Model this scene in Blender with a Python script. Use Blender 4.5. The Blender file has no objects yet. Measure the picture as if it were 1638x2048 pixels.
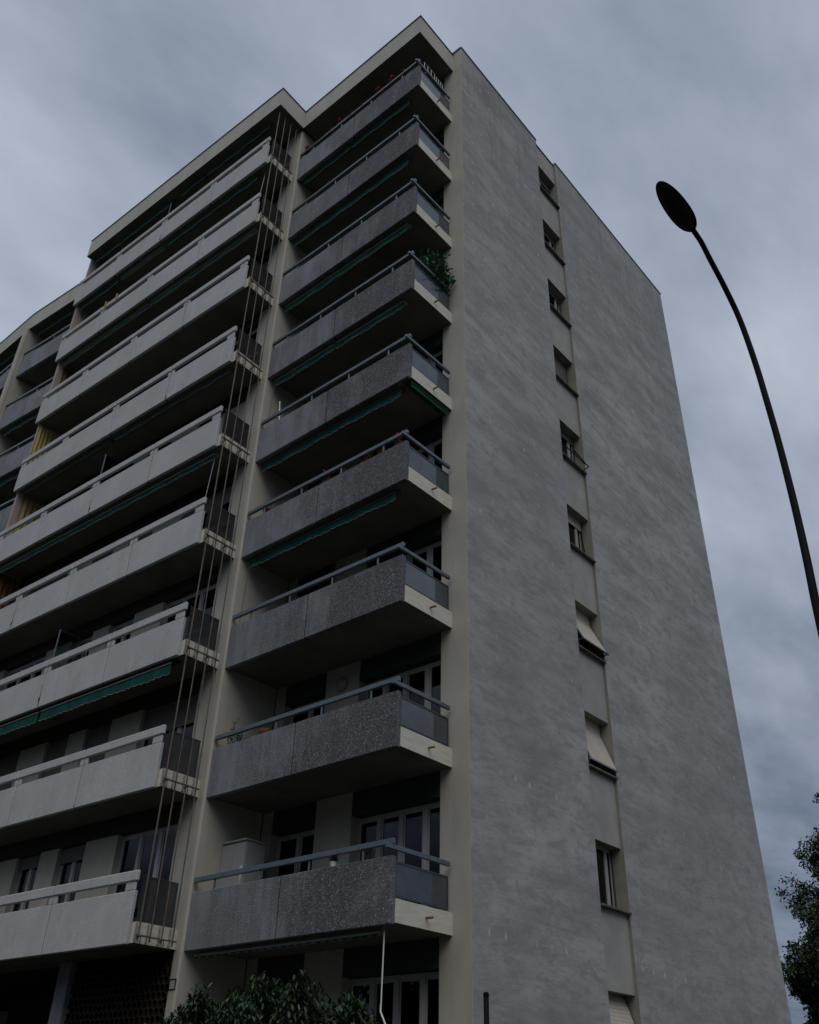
import bpy, math, random
import numpy as np
from mathutils import Vector, Matrix, Euler

# ------------------------------------------------------------------ camera, world, sun, exposure
S = bpy.context.scene
GZ = -4.14                      # street level; z = 0 is the underside of the lowest balcony
cam_d = bpy.data.cameras.new("camera")
cam = bpy.data.objects.new("camera", cam_d)
S.collection.objects.link(cam)
r_ = Vector((0.64328941, -0.76538328, 0.01916158)); u_ = Vector((-0.43025782, -0.340695, 0.83594565))
f_ = Vector((0.63329057, 0.5459994, 0.54847763))
M4 = Matrix((r_, u_, -f_)).transposed().to_4x4()
M4.translation = Vector((-12.74689, -9.65632, -2.54436))
cam.matrix_world = M4
cam_d.sensor_fit = 'HORIZONTAL'; cam_d.sensor_width = 36
cam_d.lens = 1825.579 / 1638 * 36
cam_d.shift_x = -17.83 / 1638; cam_d.shift_y = 19.56 / 1638
cam_d.clip_start = 0.05; cam_d.clip_end = 3000
S.camera = cam

SUN_EL, SUN_AZ = math.radians(52), math.radians(226)   # veiled sun: from the street side, left of the gable
W = bpy.data.worlds.new("World"); S.world = W; W.use_nodes = True
nt = W.node_tree; nt.nodes.clear()
def wn(t, **k):
    n = nt.nodes.new(t)
    for a, b in k.items(): setattr(n, a, b)
    return n
def wl(a, b): nt.links.new(a, b)
out = wn('ShaderNodeOutputWorld'); bg = wn('ShaderNodeBackground'); bg.inputs[1].default_value = 1.0
sky = wn('ShaderNodeTexSky', sky_type='NISHITA', sun_disc=False)
sky.sun_elevation = SUN_EL; sky.sun_rotation = math.pi / 2 - SUN_AZ
skys = wn('ShaderNodeVectorMath', operation='SCALE'); skys.inputs[3].default_value = 0.06
wl(sky.outputs[0], skys.inputs[0])
tc = wn('ShaderNodeTexCoord'); sep = wn('ShaderNodeSeparateXYZ'); wl(tc.outputs['Generated'], sep.inputs[0])
def wm(op, a, b=None, c=None, clamp=False):
    n = wn('ShaderNodeMath', operation=op, use_clamp=clamp)
    for i, v in enumerate((a, b, c)):
        if v is None: continue
        if isinstance(v, (int, float)): n.inputs[i].default_value = v
        else: wl(v, n.inputs[i])
    return n.outputs[0]
zz = wm('ADD', wm('MAXIMUM', sep.outputs[2], 0.0), 0.16)
comb = wn('ShaderNodeCombineXYZ')
wl(wm('DIVIDE', sep.outputs[0], zz), comb.inputs[0]); wl(wm('DIVIDE', sep.outputs[1], zz), comb.inputs[1])
rot = wn('ShaderNodeMapping'); rot.inputs['Rotation'].default_value = (0, 0, math.radians(-35)); rot.inputs['Scale'].default_value = (0.75, 1.35, 1)
rot.inputs['Location'].default_value = (0.35, 1.1, 0)
wl(comb.outputs[0], rot.inputs[0])
n1 = wn('ShaderNodeTexNoise'); n1.inputs['Scale'].default_value = 1.1; n1.inputs['Detail'].default_value = 6; n1.inputs['Roughness'].default_value = 0.5
n1.inputs['Distortion'].default_value = 0.35; wl(rot.outputs[0], n1.inputs[0])
n2 = wn('ShaderNodeTexNoise'); n2.inputs['Scale'].default_value = 3.4; n2.inputs['Detail'].default_value = 7; n2.inputs['Roughness'].default_value = 0.55
wl(rot.outputs[0], n2.inputs[0])
cl = wm('ADD', wm('MULTIPLY', n1.outputs[0], 0.56), wm('MULTIPLY', n2.outputs[0], 0.44))
mr = wn('ShaderNodeMapRange'); mr.inputs[1].default_value = 0.33; mr.inputs[2].default_value = 0.61; wl(cl, mr.inputs[0])
ramp = wn('ShaderNodeValToRGB'); e = ramp.color_ramp.elements
e[0].position = 0; e[0].color = (0.250, 0.300, 0.390, 1)
e[1].position = 1; e[1].color = (0.600, 0.655, 0.770, 1)
wl(mr.outputs[0], ramp.inputs[0])
# the cloud deck is thinner and brighter overhead, heavy and blue towards the horizon
mrz = wn('ShaderNodeMapRange'); mrz.inputs[1].default_value = 0.10; mrz.inputs[2].default_value = 0.58
mrz.interpolation_type = 'SMOOTHSTEP'; wl(sep.outputs[2], mrz.inputs[0])
ramp2 = wn('ShaderNodeValToRGB'); e = ramp2.color_ramp.elements
e[0].position = 0.15; e[0].color = (0.036, 0.064, 0.120, 1)
e[1].position = 0.9; e[1].color = (0.215, 0.255, 0.345, 1)
wl(mr.outputs[0], ramp2.inputs[0])
mix = wn('ShaderNodeMixRGB'); wl(mrz.outputs[0], mix.inputs[0]); wl(ramp2.outputs[0], mix.inputs[1]); wl(ramp.outputs[0], mix.inputs[2])
mix2 = wn('ShaderNodeMixRGB'); mix2.inputs[0].default_value = 0.10
wl(mix.outputs[0], mix2.inputs[1]); wl(skys.outputs[0], mix2.inputs[2])
wl(mix2.outputs[0], bg.inputs[0]); wl(bg.outputs[0], out.inputs[0])

sd = bpy.data.lights.new("sun", 'SUN'); sd.energy = 1.05; sd.angle = math.radians(45); sd.color = (1.0, 0.94, 0.84)
so = bpy.data.objects.new("sun", sd); S.collection.objects.link(so)
sv = Vector((math.cos(SUN_EL) * math.cos(SUN_AZ), math.cos(SUN_EL) * math.sin(SUN_AZ), math.sin(SUN_EL)))
so.rotation_euler = sv.to_track_quat('Z', 'Y').to_euler(); so.location = (-20, -20, 40)
S.view_settings.view_transform = 'Standard'; S.view_settings.look = 'None'
S.view_settings.exposure = -0.1; S.view_settings.gamma = 1; S.view_settings.use_curve_mapping = False
S.cycles.max_bounces = 6; S.cycles.transparent_max_bounces = 12; S.cycles.diffuse_bounces = 4

# ------------------------------------------------------------------ helpers
COL = S.collection
rnd = random.Random(7)
PI = math.pi

class MB:
    def __init__(s): s.v = []; s.f = []; s.m = []
    def poly(s, pts, m=0):
        b = len(s.v); s.v += [tuple(p) for p in pts]; s.f.append(tuple(range(b, b + len(pts)))); s.m.append(m)
    def box(s, x0, x1, y0, y1, z0, z1, m=0, fm=None):
        b = len(s.v)
        s.v += [(x0,y0,z0),(x1,y0,z0),(x1,y1,z0),(x0,y1,z0),(x0,y0,z1),(x1,y0,z1),(x1,y1,z1),(x0,y1,z1)]
        F = {'b':(0,3,2,1),'t':(4,5,6,7),'f':(0,1,5,4),'r':(1,2,6,5),'k':(2,3,7,6),'l':(3,0,4,7)}
        for k, q in F.items():
            s.f.append(tuple(b + i for i in q)); s.m.append((fm or {}).get(k, m))
        return s
    def obox(s, c, ax, ay, az, m=0):     # oriented box: centre and three half-axis vectors
        c = Vector(c); ax = Vector(ax); ay = Vector(ay); az = Vector(az); b = len(s.v)
        for k in (-1, 1):
            for (i, j) in ((-1,-1),(1,-1),(1,1),(-1,1)): s.v.append(tuple(c + ax*i + ay*j + az*k))
        for q in ((0,3,2,1),(4,5,6,7),(0,1,5,4),(1,2,6,5),(2,3,7,6),(3,0,4,7)): s.f.append(tuple(b+i for i in q)); s.m.append(m)
        return s
    def bar(s, p, q, w, t=None, m=0):    # square bar between two points
        p = Vector(p); q = Vector(q); d = (q - p); L = d.length; d.normalize()
        up = Vector((0,0,1)) if abs(d.z) < 0.95 else Vector((1,0,0))
        a = d.cross(up).normalized(); b = a.cross(d).normalized()
        return s.obox((p+q)/2, d*L/2, a*w/2, b*(t or w)/2, m)
    def tube(s, pts, rad, n=8, m=0, cap=True):
        pts = [Vector(p) for p in pts]
        if isinstance(rad, (int, float)): rad = [rad]*len(pts)
        rings = []; prev = None
        for i, p in enumerate(pts):
            d = (pts[min(i+1, len(pts)-1)] - pts[max(i-1, 0)]).normalized()
            if prev is None:
                up = Vector((0,0,1)) if abs(d.z) < 0.9 else Vector((1,0,0)); a = d.cross(up).normalized()
            else: a = (prev - d*prev.dot(d)).normalized()
            prev = a; b = d.cross(a); base = len(s.v); rings.append(base)
            for k in range(n):
                t = 2*PI*k/n; s.v.append(tuple(p + (a*math.cos(t) + b*math.sin(t))*rad[i]))
        for r0, r1 in zip(rings, rings[1:]):
            for k in range(n):
                s.f.append((r0+k, r0+(k+1)%n, r1+(k+1)%n, r1+k)); s.m.append(m)
        if cap:
            s.f.append(tuple(rings[0]+k for k in reversed(range(n)))); s.m.append(m)
            s.f.append(tuple(rings[-1]+k for k in range(n))); s.m.append(m)
        return s
    def lathe(s, prof, c=(0,0,0), n=20, m=0):
        c = Vector(c); rings = []
        for (r, z) in prof:
            rings.append(len(s.v))
            for k in range(n):
                t = 2*PI*k/n; s.v.append((c.x + r*math.cos(t), c.y + r*math.sin(t), c.z + z))
        for r0, r1 in zip(rings, rings[1:]):
            for k in range(n): s.f.append((r0+k, r0+(k+1)%n, r1+(k+1)%n, r1+k)); s.m.append(m)
        s.f.append(tuple(rings[0]+k for k in reversed(range(n)))); s.m.append(m)
        s.f.append(tuple(rings[-1]+k for k in range(n))); s.m.append(m)
        return s
    def mesh(s, name, mats, smooth=False, bevel=0):
        me = bpy.data.meshes.new(name); me.from_pydata(s.v, [], s.f)
        mats = mats if isinstance(mats, (list, tuple)) else [mats]
        for mt in mats: me.materials.append(mt)
        if len(mats) > 1: me.polygons.foreach_set('material_index', s.m)
        if smooth: me.polygons.foreach_set('use_smooth', [True]*len(me.polygons))
        me.update()
        if bevel:
            import bmesh
            bm = bmesh.new(); bm.from_mesh(me)
            bmesh.ops.remove_doubles(bm, verts=bm.verts, dist=1e-5)
            bmesh.ops.bevel(bm, geom=list(bm.edges), offset=bevel, segments=1, affect='EDGES', clamp_overlap=True)
            bm.to_mesh(me); bm.free(); me.update()
        return me

def O(name, mesh, parent=None, loc=(0,0,0), rz=0.0, label=None):
    o = bpy.data.objects.new(name, mesh); COL.objects.link(o)
    o.location = loc; o.rotation_euler = (0, 0, rz)
    if parent is not None: o.parent = parent
    if label: o['label'] = label
    return o
def tag(o, label, cat, group=None):
    o['label'] = label; o['category'] = cat
    if group: o['group'] = group
    return o
def thing(name, label, cat, loc, rz=0.0, group=None):
    return tag(O(name, None, None, loc, rz), label, cat, group)

# ------------------------------------------------------------------ materials
def newmat(name):
    m = bpy.data.materials.new(name); m.use_nodes = True
    return m, m.node_tree, m.node_tree.nodes['Principled BSDF']
class NT:
    def __init__(s, t): s.t = t
    def n(s, ty, **k):
        x = s.t.nodes.new(ty)
        for a, b in k.items(): setattr(x, a, b)
        return x
    def l(s, a, b): s.t.links.new(a, b)
    def math(s, op, a, b=None, c=None, clamp=False):
        x = s.n('ShaderNodeMath', operation=op, use_clamp=clamp)
        for i, v in enumerate((a, b, c)):
            if v is None: continue
            if isinstance(v, (int, float)): x.inputs[i].default_value = v
            else: s.l(v, x.inputs[i])
        return x.outputs[0]
    def pos(s, scale=(1,1,1), rot=(0,0,0), loc=(0,0,0)):
        g = s.n('ShaderNodeNewGeometry'); mp = s.n('ShaderNodeMapping')
        mp.inputs['Scale'].default_value = scale; mp.inputs['Rotation'].default_value = rot; mp.inputs['Location'].default_value = loc
        s.l(g.outputs['Position'], mp.inputs[0]); return mp.outputs[0]
    def noise(s, vec, scale, detail=4, rough=0.55, dist=0):
        x = s.n('ShaderNodeTexNoise'); s.l(vec, x.inputs[0]); x.inputs['Scale'].default_value = scale
        x.inputs['Detail'].default_value = detail; x.inputs['Roughness'].default_value = rough; x.inputs['Distortion'].default_value = dist
        return x.outputs[0]
    def mr(s, v, a, b, c=0.0, d=1.0):
        x = s.n('ShaderNodeMapRange'); s.l(v, x.inputs[0])
        for i, q in enumerate((a, b, c, d)): x.inputs[i+1].default_value = q
        return x.outputs[0]
    def mix(s, f, a, b, mode='MIX'):
        x = s.n('ShaderNodeMixRGB', blend_type=mode)
        for i, v in enumerate((f, a, b)):
            if isinstance(v, (int, float)): x.inputs[i].default_value = v
            elif isinstance(v, tuple): x.inputs[i].default_value = v + (1,) if len(v) == 3 else v
            else: s.l(v, x.inputs[i])
        return x.outputs[0]
    def bump(s, h, b, strength=0.2, dist=0.02):
        x = s.n('ShaderNodeBump'); x.inputs['Strength'].default_value = strength; x.inputs['Distance'].default_value = dist
        s.l(h, x.inputs['Height']); s.l(x.outputs[0], b.inputs['Normal'])

def plain(name, col, rough=0.6, spec=0.3, metal=0.0, var=0.12, scale=3.0, stretch=(1,1,1), bump=0.0, bscale=80):
    m, t, b = newmat(name); N = NT(t)
    v = N.noise(N.pos(stretch), scale, 5, 0.6)
    lo = tuple(c*(1-var*1.6) for c in col); hi = tuple(min(1, c*(1+var*1.6)) for c in col)
    N.l(N.mix(N.mr(v, 0.3, 0.7), lo, hi), b.inputs['Base Color'])
    b.inputs['Roughness'].default_value = rough; b.inputs['Metallic'].default_value = metal
    b.inputs['Specular IOR Level'].default_value = spec
    if bump: N.bump(N.noise(N.pos(), bscale, 3), b, bump, 0.01)
    return m

def m_gable():
    m, t, b = newmat('gable_render'); N = NT(t)
    P1 = N.pos((0.36, 1, 1.25), (0, math.radians(-2), 0)); P2 = N.pos((0.6, 1, 2.8), (0, math.radians(-2), 0))
    soot = N.noise(P1, 1.05, 8, 0.62, 0.25); big = N.noise(N.pos((0.35, 1, 0.22)), 0.5, 3, 0.5)
    fine = N.noise(P2, 3.2, 8, 0.70, 0.15); blot = N.noise(N.pos((0.9, 1, 1.7), (0, math.radians(-2), 0)), 1.7, 9, 0.72, 0.5)
    grain = N.noise(N.pos(), 34, 3, 0.7)
    c = N.mix(N.mr(soot, 0.36, 0.60), (0.230, 0.236, 0.234), (0.480, 0.484, 0.470))
    c = N.mix(N.math('MULTIPLY', N.mr(big, 0.40, 0.62), 0.6), c, (0.275, 0.278, 0.290))
    c = N.mix(N.math('MULTIPLY', N.mr(blot, 0.50, 0.60), 0.60), c, (0.205, 0.210, 0.214))
    st = N.noise(N.pos((0.55, 1, 3.2), (0, math.radians(-2), 0)), 2.6, 10, 0.78, 0.25); st2 = N.noise(N.pos((1.2, 1, 5.0), (0, math.radians(-2), 0)), 5.5, 8, 0.8, 0.2)
    c = N.mix(N.math('MULTIPLY', N.mr(st, 0.52, 0.60), 0.42), c, (0.170, 0.173, 0.178))
    c = N.mix(N.math('MULTIPLY', N.mr(st2, 0.54, 0.62), 0.36), c, (0.162, 0.163, 0.168))
    c = N.mix(N.math('MULTIPLY', N.mr(st2, 0.44, 0.36), 0.30), c, (0.52, 0.515, 0.505))
    c = N.mix(N.math('MULTIPLY', N.mr(fine, 0.50, 0.68), 0.38), c, (0.45, 0.455, 0.455))
    c = N.mix(N.math('MULTIPLY', N.mr(fine, 0.46, 0.32), 0.45), c, (0.165, 0.168, 0.180))
    c = N.mix(0.28, c, N.mix(grain, (0.14,0.143,0.147), (0.50,0.50,0.50)))
    rain = N.noise(N.pos((2.6, 1, 0.10)), 1.5, 6, 0.65)
    gz = N.n('ShaderNodeNewGeometry'); spz = N.n('ShaderNodeSeparateXYZ'); N.l(gz.outputs['Position'], spz.inputs[0])
    c = N.mix(N.math('MULTIPLY', N.math('MULTIPLY', N.mr(rain, 0.48, 0.70), N.mr(spz.outputs[2], 17.0, 25.9, 0.15, 1.0)), 0.45), c, (0.17, 0.17, 0.178))
    # pale anchor marks of the insulation boards, set out in a staggered grid
    g = N.n('ShaderNodeNewGeometry'); sp = N.n('ShaderNodeSeparateXYZ'); N.l(g.outputs['Position'], sp.inputs[0])
    px = N.math('DIVIDE', N.math('SUBTRACT', sp.outputs[0], 0.25), 0.472); pz = N.math('DIVIDE', N.math('SUBTRACT', sp.outputs[2], -0.15), 0.4667)
    ix = N.math('FLOOR', px); iz = N.math('FLOOR', pz)
    fx = N.math('SUBTRACT', N.math('SUBTRACT', px, ix), 0.5); fz = N.math('SUBTRACT', N.math('SUBTRACT', pz, iz), 0.5)
    d = N.math('SQRT', N.math('ADD', N.math('POWER', N.math('MULTIPLY', fx, 1.0), 2), N.math('POWER', N.math('MULTIPLY', fz, 0.55), 2)))
    dot = N.mr(d, 0.035, 0.10, 1.0, 0.0)
    par = N.math('FLOORED_MODULO', N.math('ADD', ix, iz), 2.0)
    row = N.math('COMPARE', N.math('FLOORED_MODULO', iz, 6.0), 0.0, 0.1)
    on = N.math('MAXIMUM', N.math('SUBTRACT', 1.0, par), row)
    cb = N.n('ShaderNodeCombineXYZ'); N.l(ix, cb.inputs[0]); N.l(iz, cb.inputs[1])
    wn_ = N.n('ShaderNodeTexWhiteNoise', noise_dimensions='2D'); N.l(cb.outputs[0], wn_.inputs[0])
    on2 = N.math('MULTIPLY', on, N.math('MAXIMUM', N.math('MULTIPLY', row, N.mr(wn_.outputs[0], 0.0, 1.0, 0.10, 0.55)), N.mr(wn_.outputs[0], 0.45, 0.95)))
    hi = N.mr(sp.outputs[2], 6.0, 20.0, 0.35, 1.0)
    a = N.math('MULTIPLY', N.math('MULTIPLY', dot, on2), N.math('MAXIMUM', hi, row))
    c = N.mix(N.math('MULTIPLY', a, 0.55), c, (0.64, 0.65, 0.66))
    # shrinkage cracks
    vo = N.n('ShaderNodeTexVoronoi', feature='DISTANCE_TO_EDGE'); vo.inputs['Scale'].default_value = 0.42
    pp = N.pos((0.55, 1, 1.3), (0, math.radians(25), 0)); nz = N.n('ShaderNodeTexNoise'); nz.inputs['Scale'].default_value = 1.6; nz.inputs['Detail'].default_value = 8; N.l(pp, nz.inputs[0])
    ad = N.mix(0.32, pp, nz.outputs['Color'], 'ADD'); N.l(ad, vo.inputs[0])
    cr = N.math('MULTIPLY', N.mr(vo.outputs[0], 0.0, 0.005, 1.0, 0.0), N.mr(N.noise(N.pos(), 0.55, 2), 0.50, 0.56))
    c = N.mix(N.math('MULTIPLY', cr, 0.28), c, (0.07, 0.07, 0.075))
    N.l(c, b.inputs['Base Color']); b.inputs['Roughness'].default_value = 0.9; b.inputs['Specular IOR Level'].default_value = 0.15
    N.bump(grain, b, 0.25, 0.01)
    return m

def m_aggregate():
    m, t, b = newmat('exposed_aggregate'); N = NT(t)
    P = N.pos()
    vo = N.n('ShaderNodeTexVoronoi'); vo.inputs['Scale'].default_value = 44; N.l(P, vo.inputs[0])
    sc = N.n('ShaderNodeSeparateColor'); N.l(vo.outputs['Color'], sc.inputs[0])
    base = N.mix(N.mr(sc.outputs[0], 0, 1), (0.058, 0.061, 0.068), (0.148, 0.153, 0.163))
    spk = N.math('MULTIPLY', N.math('GREATER_THAN', sc.outputs[1], 0.91), N.math('LESS_THAN', vo.outputs[0], 0.42))
    base = N.mix(N.math('MULTIPLY', spk, 0.8), base, (0.52, 0.50, 0.48))
    vo2 = N.n('ShaderNodeTexVoronoi'); vo2.inputs['Scale'].default_value = 15; N.l(P, vo2.inputs[0])
    sc2 = N.n('ShaderNodeSeparateColor'); N.l(vo2.outputs['Color'], sc2.inputs[0])
    spk2 = N.math('MULTIPLY', N.math('GREATER_THAN', sc2.outputs[2], 0.95), N.math('LESS_THAN', vo2.outputs[0], 0.18))
    base = N.mix(N.math('MULTIPLY', spk2, 0.65), base, (0.60, 0.57, 0.52))
    # lime bloom in blotches and runs, plus an even paling towards the party wall
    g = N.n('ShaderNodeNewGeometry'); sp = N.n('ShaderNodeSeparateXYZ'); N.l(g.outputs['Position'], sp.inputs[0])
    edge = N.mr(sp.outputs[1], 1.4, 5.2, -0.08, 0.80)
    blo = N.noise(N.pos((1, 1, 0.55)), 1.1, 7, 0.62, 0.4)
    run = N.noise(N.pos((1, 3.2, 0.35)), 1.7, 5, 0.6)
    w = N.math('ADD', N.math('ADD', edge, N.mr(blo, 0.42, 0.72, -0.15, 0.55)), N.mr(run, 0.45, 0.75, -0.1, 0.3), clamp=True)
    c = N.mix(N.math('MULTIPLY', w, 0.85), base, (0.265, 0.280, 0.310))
    dk = N.noise(N.pos((1, 2.4, 0.5)), 2.3, 6, 0.65)
    c = N.mix(N.math('MULTIPLY', N.mr(dk, 0.56, 0.72), 0.45), c, (0.06, 0.06, 0.068))
    N.l(c, b.inputs['Base Color']); b.inputs['Roughness'].default_value = 0.8; b.inputs['Specular IOR Level'].default_value = 0.25
    N.bump(vo.outputs[0], b, 0.5, 0.012)
    return m

def m_white_agg():
    m, t, b = newmat('pale_aggregate'); N = NT(t)
    P = N.pos(); vo = N.n('ShaderNodeTexVoronoi'); vo.inputs['Scale'].default_value = 48; N.l(P, vo.inputs[0])
    sc = N.n('ShaderNodeSeparateColor'); N.l(vo.outputs['Color'], sc.inputs[0])
    c = N.mix(N.mr(sc.outputs[0], 0, 1), (0.425, 0.430, 0.435), (0.555, 0.560, 0.565))
    c = N.mix(N.math('MULTIPLY', N.math('GREATER_THAN', sc.outputs[1], 0.955), 0.38), c, (0.24, 0.235, 0.23))
    mo = N.noise(N.pos((1, 1, 0.7)), 1.3, 6, 0.6)
    c = N.mix(N.mr(mo, 0.35, 0.62, 0.0, 0.75), c, (0.415, 0.42, 0.425))
    st = N.noise(N.pos((1, 3.5, 0.3)), 2.0, 5, 0.6)
    c = N.mix(N.math('MULTIPLY', N.mr(st, 0.60, 0.78), 0.4), c, (0.66, 0.67, 0.70))
    gr = N.noise(N.pos((1, 1, 0.6)), 3.1, 6, 0.7)
    c = N.mix(N.math('MULTIPLY', N.mr(gr, 0.55, 0.72), 0.45), c, (0.29, 0.285, 0.28))
    N.l(c, b.inputs['Base Color']); b.inputs['Roughness'].default_value = 0.85; b.inputs['Specular IOR Level'].default_value = 0.2
    N.bump(vo.outputs[0], b, 0.35, 0.008)
    return m

def m_glass(name, tint, gloss=(0.9, 0.92, 0.95), ior=1.5):
    m, t, b = newmat(name); N = NT(t); t.nodes.remove(b)
    o = [x for x in t.nodes if x.type == 'OUTPUT_MATERIAL'][0]
    tr = N.n('ShaderNodeBsdfTransparent'); tr.inputs[0].default_value = tint + (1,)
    gl = N.n('ShaderNodeBsdfGlossy'); gl.inputs[0].default_value = gloss + (1,); gl.inputs['Roughness'].default_value = 0.01
    fr = N.n('ShaderNodeFresnel'); fr.inputs[0].default_value = ior
    mx = N.n('ShaderNodeMixShader'); N.l(fr.outputs[0], mx.inputs[0]); N.l(tr.outputs[0], mx.inputs[1]); N.l(gl.outputs[0], mx.inputs[2])
    N.l(mx.outputs[0], o.inputs[0]); return m

def m_frost(name, trc, tlc, f0, f1, rough, ior):
    m, t, b = newmat(name); N = NT(t); t.nodes.remove(b)
    o = [x for x in t.nodes if x.type == 'OUTPUT_MATERIAL'][0]
    tr = N.n('ShaderNodeBsdfTransparent'); tr.inputs[0].default_value = trc + (1,)
    tl = N.n('ShaderNodeBsdfTranslucent'); tl.inputs[0].default_value = tlc + (1,)
    df = N.n('ShaderNodeBsdfDiffuse'); df.inputs[0].default_value = tuple(q*0.35 for q in tlc) + (1,)
    gl = N.n('ShaderNodeBsdfGlossy'); gl.inputs[0].default_value = (0.85, 0.9, 0.95, 1); gl.inputs['Roughness'].default_value = rough
    v = N.noise(N.pos((1, 1, 1)), 1.1, 4)
    a = N.n('ShaderNodeMixShader'); a.inputs[0].default_value = 0.35; N.l(tl.outputs[0], a.inputs[1]); N.l(df.outputs[0], a.inputs[2])
    c = N.n('ShaderNodeMixShader'); N.l(N.mr(v, 0.3, 0.7, f0, f1), c.inputs[0]); N.l(tr.outputs[0], c.inputs[1]); N.l(a.outputs[0], c.inputs[2])
    fr = N.n('ShaderNodeFresnel'); fr.inputs[0].default_value = ior
    d = N.n('ShaderNodeMixShader'); N.l(fr.outputs[0], d.inputs[0]); N.l(c.outputs[0], d.inputs[1]); N.l(gl.outputs[0], d.inputs[2])
    N.l(d.outputs[0], o.inputs[0]); return m

def m_leaf(name, a, bcol, rough=0.45, scale=1.3):
    m, t, b = newmat(name); N = NT(t)
    v = N.noise(N.pos(), scale, 4, 0.6); r = N.n('ShaderNodeObjectInfo')
    g = N.n('ShaderNodeNewGeometry')
    c = N.mix(N.mr(v, 0.3, 0.7), a, bcol)
    c = N.mix(N.mr(g.outputs['Random Per Island'], 0.0, 1.0, 0.0, 0.6), c, tuple(min(1, q*1.7) for q in bcol))
    N.l(c, b.inputs['Base Color']); b.inputs['Roughness'].default_value = rough; b.inputs['Specular IOR Level'].default_value = 0.35
    return m

def m_cream():
    m, t, b = newmat('cream_render'); N = NT(t)
    v = N.noise(N.pos((1, 1, 0.6)), 1.4, 6, 0.6); g = N.noise(N.pos(), 55, 3, 0.7)
    c = N.mix(N.mr(v, 0.3, 0.7), (0.392, 0.372, 0.318), (0.475, 0.452, 0.388))
    s = N.noise(N.pos((2.5, 2.5, 0.25)), 1.8, 5, 0.6)
    c = N.mix(N.math('MULTIPLY', N.mr(s, 0.54, 0.76), 0.5), c, (0.29, 0.285, 0.235))
    c = N.mix(0.15, c, N.mix(g, (0.2, 0.2, 0.18), (0.6, 0.6, 0.55)))
    N.l(c, b.inputs['Base Color']); b.inputs['Roughness'].default_value = 0.85; b.inputs['Specular IOR Level'].default_value = 0.2
    N.bump(g, b, 0.12, 0.006); return m

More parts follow.
